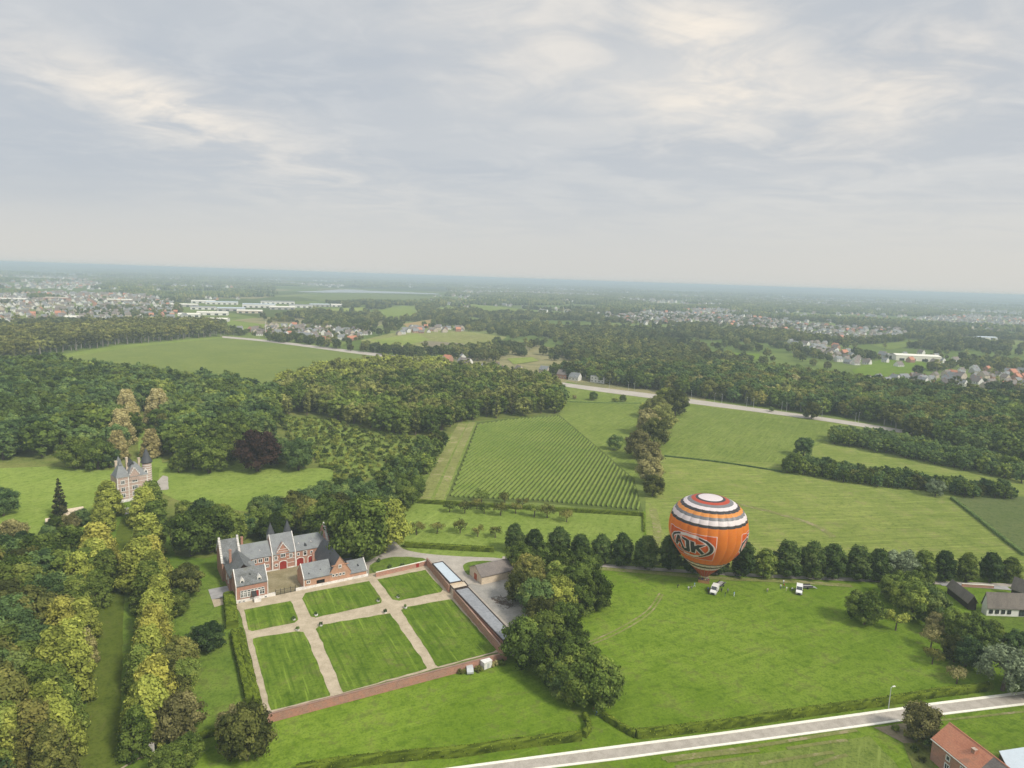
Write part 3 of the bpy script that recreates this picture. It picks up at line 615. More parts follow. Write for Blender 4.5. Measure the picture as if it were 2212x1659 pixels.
# ---- corn: ridged rows, one object
cp = [G(x, y) for x, y in [(1032, 917), (1100, 907), (1207, 899), (1288, 967), (1368, 1037), (1386, 1103), (1160, 1082), (972, 1074)]]
vp = G(1345, 970) - G(1277, 1092); ang = math.atan2(vp.y, vp.x); ca, sa = math.cos(ang), math.sin(ang)
loc_ = [(p.x * ca + p.y * sa, -p.x * sa + p.y * ca) for p in cp]
mb = MB(); rr = random.Random(3); sp_ = 2.2
y0 = min(q[1] for q in loc_); y1 = max(q[1] for q in loc_); k = 0
while y0 + k * sp_ < y1:
    yy = y0 + k * sp_; xs = []
    for i in range(len(loc_)):
        a, b = loc_[i], loc_[(i + 1) % len(loc_)]
        if (a[1] > yy) != (b[1] > yy): xs.append(a[0] + (b[0] - a[0]) * (yy - a[1]) / (b[1] - a[1]))
    xs.sort()
    for q in range(0, len(xs) - 1, 2):
        x = xs[q]; prev = None
        while x < xs[q + 1]:
            h = rr.uniform(.9, 1.25); w = rr.uniform(.55, .75); j = rr.uniform(-.08, .08)
            cur = [(x * ca - (yy + o_ + j) * sa, x * sa + (yy + o_ + j) * ca, z_) for o_, z_ in ((-w, 0), (0, h), (w, 0))]
            if prev: mb.face([prev[0], cur[0], cur[1], prev[1]]); mb.face([prev[1], cur[1], cur[2], prev[2]])
            prev = cur; x += 2.2
    k += 1
tag(mb.build('corn_rows', M['corn']), 'green corn standing in ridged rows between the orchard and the wood', 'crop', kind='stuff')
# ---- hedges
def hedge(line, w, h, label, leafd=7, smooth=True, name='clipped_hedge', mat='hedge', seed=1):
    P_ = [G(x, y) for x, y in (smooth_poly(line, 5, False) if smooth else line)]; r_ = random.Random(seed)
    Q = [P_[0]]
    for i in range(1, len(P_)):
        n = max(1, int((P_[i] - P_[i - 1]).length / 1.2))
        for k in range(1, n + 1): Q.append(P_[i - 1].lerp(P_[i], k / n))
    v = []; f = []; n = len(Q); prof = [(-.5, 0), (-.52, .5), (-.47, .93), (-.3, 1.0), (0, 1.02), (.3, 1.0), (.47, .93), (.52, .5), (.5, 0)]; K = len(prof)
    for i, p in enumerate(Q):
        d = (Q[min(i + 1, n - 1)] - Q[max(i - 1, 0)]).normalized(); nn = Vector((-d.y, d.x, 0))
        for a, b in prof:
            j = Vector((r_.uniform(-.09, .09), r_.uniform(-.09, .09), r_.uniform(-.1, .1) * (b > .1)))
            q = p + nn * a * w + Vector((0, 0, b * h)) + j; v.append(tuple(q))
    for i in range(n - 1):
        for k in range(K - 1): f.append((i * K + k, i * K + k + 1, (i + 1) * K + k + 1, (i + 1) * K + k))
    f.append(tuple(range(K))); f.append(tuple(range((n - 1) * K + K - 1, (n - 1) * K - 1, -1)))
    var = [r_.uniform(.1, .7) for _ in v]
    for fi in range((n - 1) * (K - 1)):
        a, b, c, d = [Vector(v[q]) for q in f[fi]]; ar = ((b - a).cross(d - a)).length; nn = (b - a).cross(d - a).normalized()
        for _ in range(int(ar * leafd + r_.random())):
            p = a + (b - a) * r_.random() + (d - a) * r_.random() ; p -= nn * r_.uniform(-.1, .08); n2 = (nn * (1 if r_.random() < 2 else 1) + Vector((r_.gauss(0, .6), r_.gauss(0, .6), r_.gauss(.2, .6)))).normalized()
            x = n2.orthogonal().normalized() * r_.uniform(.1, .22); y = n2.cross(x); k = len(v); v += [tuple(p - x), tuple(p - y), tuple(p + x), tuple(p + y)]; f.append((k, k + 1, k + 2, k + 3)); var += [r_.random()] * 4
    me = bpy.data.meshes.new(name); me.from_pydata(v, [], f); me.materials.append(F[mat]); a = me.attributes.new('var', 'FLOAT', 'POINT'); a.data.foreach_set('value', var)
    return tag(link(name, me), label, 'hedge')
hedge([(640, 1672), (740, 1655), (900, 1638), (1000, 1631), (1080, 1618), (1180, 1606), (1255, 1597)], 1.5, 1.9, 'long clipped hedge along the lane in front of the walled garden meadow', seed=2)
hedge([(1262, 1594), (1271, 1580), (1270, 1566), (1262, 1551)], 1.1, 1.6, 'short curved hedge turning from the lane towards the big trees', seed=3)
hedge([(1300, 1548), (1325, 1566), (1352, 1582), (1372, 1593)], 1.1, 1.6, 'slanting hedge on the right side of the grass gateway', seed=4)
hedge([(1374, 1593), (1480, 1582), (1600, 1566), (1740, 1545), (1900, 1523), (2020, 1504), (2080, 1497), (2140, 1489)], 1.5, 1.9, 'long clipped hedge between the balloon meadow and the lane', seed=5)
hedge([(874, 1181), (970, 1187), (1067, 1192)], 1.8, 1.9, 'single straight dark hedge beside the gravel drive below the orchard', smooth=False, seed=6, leafd=9)
hedge([(902, 1087), (960, 1090), (1160, 1102), (1390, 1115)], 1.2, 1.8, 'long dark hedge between the orchard and the corn field', smooth=False, seed=7)
hedge([(1390, 1115), (1391, 1150)], .7, 1.0, 'short low hedge at the corner of the orchard', smooth=False, seed=8)
hedge([(494, 1293), (497, 1310), (502, 1358)], 3.2, 2.4, 'broad block hedge beside the front corner of the brick farm', smooth=False, seed=9)
hedge([(505, 1372), (515, 1420), (527, 1470), (540, 1520)], 1.6, 1.9, 'left line of the double hedge along the garden path', smooth=False, seed=10)
hedge([(518, 1370), (530, 1420), (543, 1470), (556, 1524)], 1.6, 1.9, 'right line of the double hedge along the garden path', smooth=False, seed=11)
hedge([(430, 1597), (500, 1578)], 1.0, 1.4, 'low hedge across the end of the strip lawn', smooth=False, seed=12)
hedge([(690, 1009), (720, 1014)], 1.2, 1.6, 'short hedge at the corner of the park lawn', smooth=False, seed=13)
hedge([(2056, 1078), (2100, 1112), (2160, 1160), (2214, 1202)], 1.6, 1.3, 'dark ditch hedge running diagonally between two pastures', smooth=True, seed=14, mat='dark')
hedge([(1435, 986), (1560, 1000), (1690, 1020)], 1.0, .8, 'thin low hedge crossing the pale meadow', seed=15, mat='dark')
hedge([(1212, 868), (1300, 871), (1385, 872)], 1.0, .9, 'thin hedge line across the roadside pasture', seed=16, mat='dark')
# ================================================================== BUILDINGS
FA = G(510, 1304.6); FB = G(794, 1244.8); FTH = math.atan2(FB.y - FA.y, FB.x - FA.x)
farm = empty('brick_farm_chateau', FA, FTH)
tag(farm, 'red brick farm chateau with slate roofs round a courtyard above the walled garden', 'building')
def gable_roof(mb, a0, a1, b0, b1, ze, zr, axis='a', th=.22, ov=.25):
    """thin solid roof with ridge along axis"""
    if axis == 'a':
        bm_ = (b0 + b1) / 2; k = (zr - ze) / (bm_ - b0)
        for s_, be in ((-1, b0), (1, b1)):
            o_ = be + s_ * ov; zo = ze - k * ov
            mb.prism([(a0, o_, zo), (a0, bm_, zr), (a0, bm_, zr + th * 1.2), (a0, o_, zo + th)], (a1 - a0, 0, 0))
    else:
        am = (a0 + a1) / 2; k = (zr - ze) / (am - a0)
        for s_, ae in ((-1, a0), (1, a1)):
            o_ = ae + s_ * ov; zo = ze - k * ov
            mb.prism([(o_, b0, zo), (am, b0, zr), (am, b0, zr + th * 1.2), (o_, b0, zo + th)], (0, b1 - b0, 0))
def gable_walls(mb, a0, a1, b0, b1, ze, zr, axis='a', z0=-.1):
    if axis == 'a': mb.prism([(a0 + .02, b0, z0), (a0 + .02, b1, z0), (a0 + .02, b1, ze), (a0 + .02, (b0 + b1) / 2, zr - .03), (a0 + .02, b0, ze)], (a1 - a0 - .04, 0, 0))
    else: mb.prism([(a0, b0 + .02, z0), (a1, b0 + .02, z0), (a1, b0 + .02, ze), ((a0 + a1) / 2, b0 + .02, zr - .03), (a0, b0 + .02, ze)], (0, b1 - b0 - .04, 0))
_wm = {}
def window(parent, a, b, z, w, h, face='-b', name='window', mull=2, frame='white', pane='glass', border=.18):
    """surround with glass; z = sill height; face = outward side"""
    k = (round(w, 2), round(h, 2), mull, frame, pane, border)
    if k not in _wm:
        f = MB(); d = .10
        f.box(-w / 2 - border, -w / 2, -d, 0, -border, h + border); f.box(w / 2, w / 2 + border, -d, 0, -border, h + border)
        f.box(-w / 2, w / 2, -d, 0, h, h + border); f.box(-w / 2, w / 2, -d - .06, 0, -border, 0)
        for i in range(1, mull): x = -w / 2 + w * i / mull; f.box(x - .06, x + .06, -d + .02, 0, 0, h)
        if h > 1.2: f.box(-w / 2, w / 2, -d + .03, -.005, h * .62, h * .62 + .09)
        g = MB(); g.box(-w / 2, w / 2, -.03, 0, 0, h)
        _wm[k] = (f.mesh(name, M[frame]), g.mesh('pane', M[pane]))
    rot = {'-b': 0, '+a': math.pi / 2, '+b': math.pi, '-a': -math.pi / 2}[face]
    o = link(name, _wm[k][0], parent, (a, b, z), rot); link('pane', _wm[k][1], o); return o
def steps(mb, pts, w=.35, h=.35):
    for p in pts: mb.box(p[0] - w / 2, p[0] + w / 2, p[1] - w / 2, p[1] + w / 2, p[2], p[2] + h)
def coping(mb, p0, p1, wid, th=.3, n=9, step=.42):
    """raised stepped coping along a gable slope from p0 to p1; wid vector across"""
    p0, p1, wid = Vector(p0), Vector(p1), Vector(wid)
    up = Vector((0, 0, th)); mb.prism([p0 - wid, p1 - wid, p1 - wid + up, p0 - wid + up], wid * 2)
    d = (p1 - p0) / n
    for i in range(n):
        c = p0 + d * (i + .5); hx = Vector((d.x, d.y, 0)) * .28; 
        mb.prism([c - hx - wid * 1.1, c + hx - wid * 1.1, c + hx - wid * 1.1 + Vector((0, 0, step + th)), c - hx - wid * 1.1 + Vector((0, 0, step + th))], wid * 2.2)
walls = MB()
gable_walls(walls, 0, 9.4, 0, 8, 5.5, 9.1)
gable_walls(walls, -.4, 7.4, 7.9, 18.4, 5.6, 9.6, 'b')
gable_walls(walls, -1.2, 4.6, 17.5, 28.5, 6.2, 12.0, 'a')
gable_walls(walls, 4.5, 14.5, 18.5, 27.5, 5.6, 9.1)
gable_walls(walls, 14.4, 22.3, 18.25, 27.8, 5.8, 10.9)
gable_walls(walls, 22.2, 32.9, 18.5, 27.5, 5.6, 9.0)
gable_walls(walls, 32.6, 34.2, 16.8, 29.2, 5.0, 11.6)
walls.build('wall', M['brick'], farm)
w2 = MB()
gable_walls(w2, 20.2, 29.2, 0, 8, 3.4, 6.8)
gable_walls(w2, 28.4, 35.6, -.03, 18.6, 3.2, 8.6, 'b')
gable_walls(w2, 35.3, 41.2, .1, 7.6, 2.2, 4.9)
w2.build('wall', M['brick_o'], farm)
def part_roof(mat, *args, **k):
    mb = MB(); gable_roof(mb, *args, **k); return mb.build('roof', M[mat], farm)
part_roof('slate_w', 0.25, 9.15, 0, 8, 5.5, 9.1)
part_roof('slate_w', -.4, 7.4, 6.0, 18.4, 5.6, 9.6, 'b')
part_roof('slate_w', -.9, 4.3, 17.5, 28.5, 6.2, 11.9)
part_roof('slate', 3.9, 14.45, 18.5, 27.5, 5.6, 9.1)
part_roof('slate', 14.75, 21.95, 18.25, 27.8, 5.8, 10.9)
part_roof('slate', 22.35, 32.7, 18.5, 27.5, 5.6, 9.0)
part_roof('slate', 20.45, 29.3, 0, 8, 3.4, 6.8)
part_roof('slate_d', 28.4, 35.6, .35, 18.2, 3.2, 8.6, 'b')
part_roof('slate', 35.2, 41.0, .1, 7.6, 2.2, 4.9)
for a, b0, b1, ze, zr, n in ((.12, -.1, 8.1, 5.5, 9.2, 0), (9.28, -.1, 8.1, 5.5, 9.2, 0), (14.6, 18.1, 27.9, 5.8, 11, 0), (22.15, 18.1, 27.9, 5.8, 11, 0), (20.3, -.1, 8.1, 3.4, 6.9, 0), (41.1, 0, 7.7, 2.2, 5.0, 0)):
    bm_ = (b0 + b1) / 2; cpg = MB()
    for be in (b0, b1): cpg.prism([(a - .13, be, ze - .05), (a - .13, bm_, zr), (a - .13, bm_, zr + .32), (a - .13, be, ze + .25)], (.26, 0, 0))
    cpg.build('gable_coping', M['stone'], farm)
for a, b0, b1, ze, zr in ((33.4, 16.8, 29.2, 5.0, 11.6), (4.5, 17.5, 28.5, 6.2, 12.0), (-1.1, 17.5, 28.5, 6.2, 12.0)):
    st = MB(); bm_ = (b0 + b1) / 2; coping(st, (a, b0, ze), (a, bm_, zr), (.3, 0, 0), n=10); coping(st, (a, b1, ze), (a, bm_, zr), (.3, 0, 0), n=10)
    st.box(a - .3, a + .3, bm_ - .4, bm_ + .4, zr, zr + .9)
    st.build('stepped_gable', M['stone'], farm)
bt_ = MB(); coping(bt_, (28.4, -.05, 3.2), (32, -.05, 8.7), (0, .16, 0), th=.16, n=1, step=0); coping(bt_, (35.6, -.05, 3.2), (32, -.05, 8.7), (0, .16, 0), th=.16, n=1, step=0)
bt_.build('gable_coping', M['brick_o'], farm)
# central courtyard gable
cg = MB(); cg.prism([(15.95, 18.1, 5.2), (20.1, 18.1, 5.2), (20.1, 18.1, 6.3), (18.05, 18.1, 9.4), (15.95, 18.1, 6.3)], (0, 1.6, 0)); cgo = cg.build('courtyard_gable', M['brick'], farm)
cs = MB(); coping(cs, (15.9, 18.05, 6.2), (18.02, 18.05, 9.3), (0, .18, 0), n=6, th=.15, step=.3); coping(cs, (20.15, 18.05, 6.2), (18.02, 18.05, 9.3), (0, .18, 0), n=6, th=.15, step=.3); cs.build('coping', M['stone'], cgo)
cr_ = MB(); cr_.prism([(16.0, 18.5, 6.1), (18.02, 18.5, 9.0), (20.1, 18.5, 6.1)], (0, 3.2, 0)); cr_.build('gable_roof', M['slate'], cgo)
# white quoins, bands, plinths
WQ = []
class _Q:
    def box(s, *a): b_ = MB(); b_.box(*a); WQ.append(b_)
wq = _Q()
for a in (14.6, 22.15): wq.box(a - .22, a + .22, 18.0, 18.24, 0, 5.9)
for z in (2.0, 3.4, 4.6): wq.box(14.85, 16.7, 18.17, 18.24, z, z + .14); wq.box(19.3, 21.9, 18.17, 18.24, z, z + .14)
for z in (6.4, 7.2): wq.box(16.3, 19.8, 18.03, 18.09, z, z + .12)
wq.box(.0, .25, -.06, 0, 0, 5.5); wq.box(9.15, 9.4, -.06, 0, 0, 5.5); wq.box(20.2, 20.45, -.06, 0, 0, 3.4); wq.box(40.95, 41.2, .03, .09, 0, 2.2)
for b_ in WQ: b_.build('stone_band', M['stone'], farm)
WQ.clear(); pl = _Q(); pl.box(-.1, 11.5, -.22, -.09, 0, 1.15); pl.box(17.7, 41.4, -.22, -.09, 0, 1.0); pl.box(17.7, 20.1, -.09, .2, 0, 1.0); pl.box(9.5, 11.5, -.09, .2, 0, 1.15)
pl.box(12.0, 16.5, 18.08, 18.2, 0, .55); pl.box(19.5, 22.4, 18.08, 18.2, 0, .55)
for b_ in WQ: b_.build('plinth', M['stone'], farm)
# turrets behind the centre
for a in (16.2, 21.9):
    tb = MB(); tb.tube((a, 28.4, 0), (a, 28.4, 9.6), 1.25, 1.25, 8); t_ = tb.build('turret', M['stone'], farm)
    ts = MB(); ts.tube((a, 28.4, 9.5), (a, 28.4, 13.6), 1.45, .03, 8); ts.tube((a, 28.4, 13.5), (a, 28.4, 14.3), .05, .02, 5); ts.build('spire', M['slate_d'], t_)
# dormers
def dormer(a, b, z, s_=1.0, stonef=True, face='-b'):
    d = MB(); w = .55 * s_; d.prism([(a - w, b, z - .3), (a + w, b, z - .3), (a + w, b, z + 1.0 * s_), (a, b, z + 1.7 * s_), (a - w, b, z + 1.0 * s_)], (0, 1.8 * s_, 0))
    o = d.build('dormer', M['stone' if stonef else 'slate_d'], farm); g = MB(); g.box(a - w * .55, a + w * .55, b - .03, b - .005, z, z + .85 * s_); g.build('pane', M['glass'], o); return o
dormer(2.0, .55, 5.7, 1.15); dormer(7.0, .55, 5.7, 1.15)
for a, b, z in ((4.6, 2.0, 7.1), (26.0, 1.5, 4.3), (22.2, .9, 3.9), (38.6, 1.6, 3.2)): dormer(a, b, z, .55, False)
for a, b, z in ((11.0, 20.2, 6.9), (15.7, 20.0, 7.2), (20.9, 20.0, 7.2), (23.8, 20.2, 7.0), (28.0, 20.2, 7.0)): dormer(a, b, z, .35)
dormer(25.9, 19.3, 6.0, .8, False)
# windows front wing: a great grid of panes, transom row above
for i in range(3): window(farm, 1.75 + i * 1.0, -.12, 1.75, .72, 1.35, border=.14)
window(farm, 7.55, -.12, 1.75, 1.3, 1.35, border=.14)
for i in range(7): window(farm, 1.75 + i * 1.0, -.12, 3.35, .66, .42, mull=1, border=.12)
def door(parent, a, b, z, w, h, mat, face='-b', arch=False, name='door', surround=True):
    n = 8; pts = [(-w / 2, 0, 0), (w / 2, 0, 0)]
    if arch:
        hs = h - w * .28
        for i in range(n + 1): t = math.pi * i / n; pts.append((w / 2 * math.cos(t), 0, hs + w * .28 * math.sin(t)))
    else: pts += [(w / 2, 0, h), (-w / 2, 0, h)]
    d = MB(); d.prism([(x, -.06, z_) for x, _, z_ in pts], (0, .06, 0)); rot = {'-b': 0, '+a': math.pi / 2, '+b': math.pi, '-a': -math.pi / 2}[face]
    o = d.build(name, M[mat], parent, (a, b, z), rot)
    if surround:
        f = MB(); outer = [(x * (1 + .34 / (w / 2) * .75), 0, z_ if z_ == 0 else z_ + .22) for x, _, z_ in pts]; m_ = len(pts)
        for i in range(1, m_): 
            j = (i + 1) % m_
            f.prism([(pts[i][0], -.13, pts[i][2]), (pts[j][0], -.13, pts[j][2]), (outer[j][0], -.13, outer[j][2]), (outer[i][0], -.13, outer[i][2])], (0, .125, 0))
        f.build('door_surround', M['stone'], o)
    return o
door(farm, 6.0, -.12, 1.3, 1.15, 1.9, 'door_r')
for i in (1.0, 2.2, 8.6): window(farm, i, -.24, .35, .5, .35, mull=1, border=.08)
por = MB(); por.box(4.9, 6.9, -2.1, -.25, 0, 1.15); por.build('stair_landing', M['stone'], farm)
cnp = MB(); cnp.prism([(4.4, -1.6, 2.0), (4.4, -.15, 3.1), (4.4, -.15, 3.2), (4.4, -1.6, 2.1)], (1.4, 0, 0)); cnp.build('awning', M['dark'], farm)
# windows on courtyard side
for a in (9.0, 10.8, 12.8): window(farm, a, 18.49, 3.9, 1.1, 1.1)
window(farm, 13.0, 18.49, 1.8, .8, .8)
window(farm, 15.7, 18.2, 3.9, .8, 1.2); window(farm, 18.05, 18.05, 4.5, 1.3, 1.1); window(farm, 20.7, 18.2, 3.9, .8, 1.2); window(farm, 15.8, 18.2, 1.6, .6, .7, mull=1)
window(farm, 23.2, 18.49, 3.9, .6, .8, mull=1); window(farm, 25.5, 18.49, 3.6, .9, 1.3, mull=1, pane='black', border=.25, frame='stone'); window(farm, 27.7, 18.49, 3.9, .6, .7, mull=1)
for a, w, h, z in ((18.05, 2.3, 2.9, .1), (23.8, 2.3, 2.8, .1), (27.7, 2.3, 2.8, .1)): door(farm, a, 18.22 if a < 20 else 18.48, z, w, h, 'door_r', arch=True, name='coach_door')
# windows of the barn wing
window(farm, 21.7, -.02, 1.9, .9, .8, frame='stone'); window(farm, 31.9, -.06, 5.1, .7, .8, frame='stone')
for i in range(4): window(farm, 29.7 + i * 1.15, -.06, 2.5 , .55, .6, mull=1, frame='stone')
hole = MB(); hole.box(24.3, 26.9, -.03, 0.0, 1.1, 2.25); hole.build('loading_hatch', M['black'], farm)
# left side: small walls, chimneys
for a, b, z0, z1 in ((25.2, 7.0, 5.0, 8.6), (1.0, 15.0, 7.0, 11.2), (6.4, 26.0, 7, 10.6)):
    ch = MB(); ch.box(a - .35, a + .35, b - .35, b + .35, z0, z1); ch.box(a - .42, a + .42, b - .42, b + .42, z1, z1 + .25); ch.build('chimney', M['brick'], farm)
for b in (10.5, 13.5): window(farm, -.42, b, 2.6, .9, 1.3, '-a')
dd = MB(); dd.prism([(5.6, 10.2, 5.2), (5.6, 12.6, 5.2), (5.6, 12.6, 6.6), (5.6, 11.4, 8.0), (5.6, 10.2, 6.6)], (2.0, 0, 0)); dd.build('dormer', M['slate_w'], farm)
fb_ = MB(); fb_.box(35.0, 39.5, 8.0, 11.5, 0, 2.6); fb_.build('lean_to', M['felt'], farm)
wa = MB(); wa.box(32.7, 34.0, 28.4, 29.2, 0, 5); wa.build('buttress', M['brick'], farm)
def fw(a, b, z=0): return FA + Vector((math.cos(FTH) * a - math.sin(FTH) * b, math.sin(FTH) * a + math.cos(FTH) * b, z))
def fsheet(name, pts, mat, lev):
    mb = MB(); mb.face([tuple(fw(a, b, lev * .03)) for a, b in pts]); o = mb.build(name, M[mat])
    if o.data.polygons[0].normal.z < 0: o.data.flip_normals()
    return tag(o, kind='structure')
fsheet('courtyard', [(9.4, -.2), (20.2, -.2), (29, 8), (29, 18.5), (7, 18.5), (7, 8)], 'court', 6)
fsheet('paved_terrace', [(-6.0, 6.0), (-.2, 4.5), (-.2, 13.5), (-6.0, 13.5)], 'pave', 6); fsheet('gravel_path', [(-6.0, 0.5), (-3.2, 1.0), (-3.0, 6.0), (-6.0, 6.0)], 'gravel', 6)
# gate and railings
gt = empty('iron_gate', fw(11.5, -.1), FTH); tag(gt, 'dark iron gate and railings between white walls at the courtyard front', 'gate')
for x in (0, 1.55, 2.3 + .4, 4.6, 6.1):
    b = MB(); b.box(x - .06, x + .06, -.06, .06, 0, 2.1); b.build('post', M['dark'], gt)
for x0, x1 in ((.06, 1.49), (1.61, 2.64), (2.76, 4.54), (4.66, 6.04)):
    b = MB(); b.box(x0, x1, -.02, .02, .3, .36); b.box(x0, x1, -.02, .02, 1.6, 1.66); x = x0 + .1
    while x < x1: b.box(x - .015, x + .015, -.015, .015, .1, 1.8); x += .2
    b.build('railing', M['dark'], gt)
# topiary tubs at the path crossings
for i, (x, y) in enumerate([(635, 1340), (683, 1331), (643, 1363), (693, 1353), (817, 1300), (860, 1292), (832, 1325), (876, 1315)]):
    p = G(x, y); t_ = empty('potted_topiary', p); wh = ['left', 'left', 'left', 'left', 'right', 'right', 'right', 'right'][i]; cn = ['back left', 'back right', 'front left', 'front right'][i % 4]
    tag(t_, 'round clipped bush in a pale tub, %s corner of the %s path crossing' % (cn, wh), 'plant', 'potted bushes at the garden path crossings')
    b = MB(); b.tube((0, 0, 0), (0, 0, .55), .42, .55, 10); b.build('tub', M['stone'], t_)
    link('bush', near_tree('shrub', 'dark', i % 3)[0], t_, (0, 0, .45), i, .36)
# garden walls
def wallseg(name, p0, p1, th, h, mat, label, cap='stone', dirn=None):
    p0, p1 = Vector(p0), Vector(p1); d = p1 - p0; L_ = d.length; a = math.atan2(d.y, d.x); e = empty(name, p0, a)
    b = MB(); b.box(0, L_, -th / 2, th / 2, -.1, h); b.build('wall_face', M[mat], e)
    c = MB(); x = 0
    while x < L_ - .01: x2 = min(L_, x + 3.0); c.box(x, x2 - .02, -th / 2 - .06, th / 2 + .06, h, h + .12); x = x2
    c.build('coping', M[cap], e); tag(e, label, 'wall'); return e
M['wall_t'] = plain('weathered_brick_coping', (.33, .20, .15), .9, col2=(.22, .15, .12), nscale=.6)
e = wallseg('garden_wall', G(573, 1563), G(1094, 1425), .5, 2.1, 'brick', 'long red brick garden wall along the front of the parterre', 'wall_t')
e = wallseg('garden_wall', G(812, 1247), G(922, 1221), .35, 1.7, 'brick', 'low brick wall with pale coping between the oval lawn and the garden', 'kerb')
door(e, 18.4 * .83, -.19, 0, 1.1, 1.5, 'door_r', surround=False)
e = wallseg('garden_wall', G(922, 1221), G(970, 1281), .35, 2.6, 'brick', 'brick wall under the pale blue flat roof on the right side of the garden', 'wall_t')
e = wallseg('garden_wall', G(980, 1292), G(1092, 1427), .35, 2.6, 'brick', 'brick wall under the long grey flat roof on the right side of the garden', 'wall_t')
# flat roofed annexes
def annex(rpx, h, roofmat, wallmat, label, rim=True):
    Q = [G(x, y, h) for x, y in rpx]; e = empty('flat_roofed_annex', (Q[0].x, Q[0].y, 0)); o_ = Vector((Q[0].x, Q[0].y, 0)); P_ = [q - o_ for q in Q]
    b = MB(); b.prism([(p.x, p.y, -.1) for p in P_], (0, 0, h)); b.build('wall', M[wallmat], e)
    r_ = MB(); c = sum(P_, Vector()) / len(P_); ins = [c + (p - c) * .985 for p in P_]; r_.prism([(p.x, p.y, h - .05) for p in ins], (0, 0, .12)); r_.build('roof', M[roofmat], e)
    for i in range(len(P_)):
        p, q = P_[i], P_[(i + 1) % len(P_)]; d = (q - p).normalized(); nn = Vector((-d.y, d.x, 0)) * .14; k = MB()
        k.prism([(p.x - nn.x, p.y - nn.y, h - .05), (q.x - nn.x, q.y - nn.y, h - .05), (q.x + nn.x, q.y + nn.y, h - .05), (p.x + nn.x, p.y + nn.y, h - .05)], (0, 0, .28)); k.build('parapet', M['timber'], e)
    return tag(e, label, 'building')
annex([(934, 1218), (956, 1213.5), (998, 1255), (972, 1260)], 2.9, 'zinc', 'cream', 'flat roofed annex with pale blue roof between garden wall and gravel yard')
annex([(983, 1275), (1011, 1269), (1100, 1362), (1094, 1392)], 2.9, 'felt', 'brick', 'long narrow annex with grey flat roof beside the yard')
annex([(970, 1262), (1003, 1256), (1011, 1266), (980, 1273)], 2.2, 'cream', 'cream', 'low cream coloured passage between the two flat roofed annexes')
# barn with grey roof
bA = G(1040, 1264); bB = G(1132, 1243); bC = G(1019, 1241); th_ = math.atan2(bB.y - bA.y, bB.x - bA.x); wd = (bC - bA).length
barn = empty('barn', bA, th_); tag(barn, 'pale barn with grey pitched roof and rust red door half hidden by the tree clump', 'building')
Lb = (bB - bA).length; b = MB(); gable_walls(b, 0, Lb, 0, wd, 2.9, 5.0); b.build('wall', M['cream'], barn)
b = MB(); gable_roof(b, -.3, Lb + .3, 0, wd, 2.95, 5.1, ov=.4); b.build('roof', M['tile_b'], barn)
door(barn, -.0, wd * .5, 0, 1.9, 2.3, 'door_o', '-a', surround=False)
# red roofed house bottom right
def ray_dir(p, q): d = q - p; return math.atan2(d.y, d.x)
hA = G(2014.6, 1595.8, 5.0); hB = G(2092.8, 1659, 5.0); hth = ray_dir(hA, hB)
hou = empty('brick_house', (hA.x, hA.y, 0), hth); tag(hou, 'red brick farmhouse with orange red tiled roof in the bottom right corner', 'house')
hw = 8.0; hl = 24.0
b = MB(); gable_walls(b, 0, hl, 0, hw, 4.9, 7.9); b.build('wall', M['brick'], hou)
b = MB(); gable_roof(b, -.15, 10.5, 0, hw, 5.0, 8.0, ov=.2); b.build('roof', M['tile_r'], hou)
b = MB(); gable_roof(b, 10.5, hl, 0, hw, 5.0, 8.0, ov=.2); b.build('roof', M['tile_b'], hou)
b = MB(); b.box(-.2, hl, -.36, -.22, 4.75, 4.93); b.build('gutter', M['white'], hou)
b = MB(); b.tube((-.2, hw / 2, 8.22), (hl, hw / 2, 8.22), .16, .16, 6); b.build('ridge_tiles', M['tile_r'], hou)
b = MB(); b.box(7.0, 7.8, 2.2, 3.0, 6.0, 7.7); b.box(6.95, 7.85, 2.15, 3.05, 7.7, 7.85); b.build('chimney', M['brick'], hou)
for a in (4.2, 7.6, 11): window(hou, a, -.02, 3.1, .7, .9, mull=1, frame='white'); window(hou, a, -.02, .9, .9, 1.2)
sh = [G(2160, 1624, 3.2), G(2212, 1616, 3.2), G(2290, 1606, 3.2), G(2320, 1700, 3.2), G(2185, 1672, 3.2)]
o_ = Vector((sh[0].x, sh[0].y, 0)); shd = empty('shed', o_); tag(shd, 'shed with smooth pale blue roof behind the red roofed farmhouse', 'shed')
b = MB(); b.prism([(p.x - o_.x, p.y - o_.y, -.1) for p in sh], (0, 0, 3.2)); b.build('wall', M['timber'], shd)
b = MB(); cc = sum(sh, Vector()) / len(sh); b.prism([((p.x - cc.x) * 1.03 + cc.x - o_.x, (p.y - cc.y) * 1.03 + cc.y - o_.y, 3.2) for p in sh], (0, 0, .15)); b.build('roof', M['zinc'], shd)
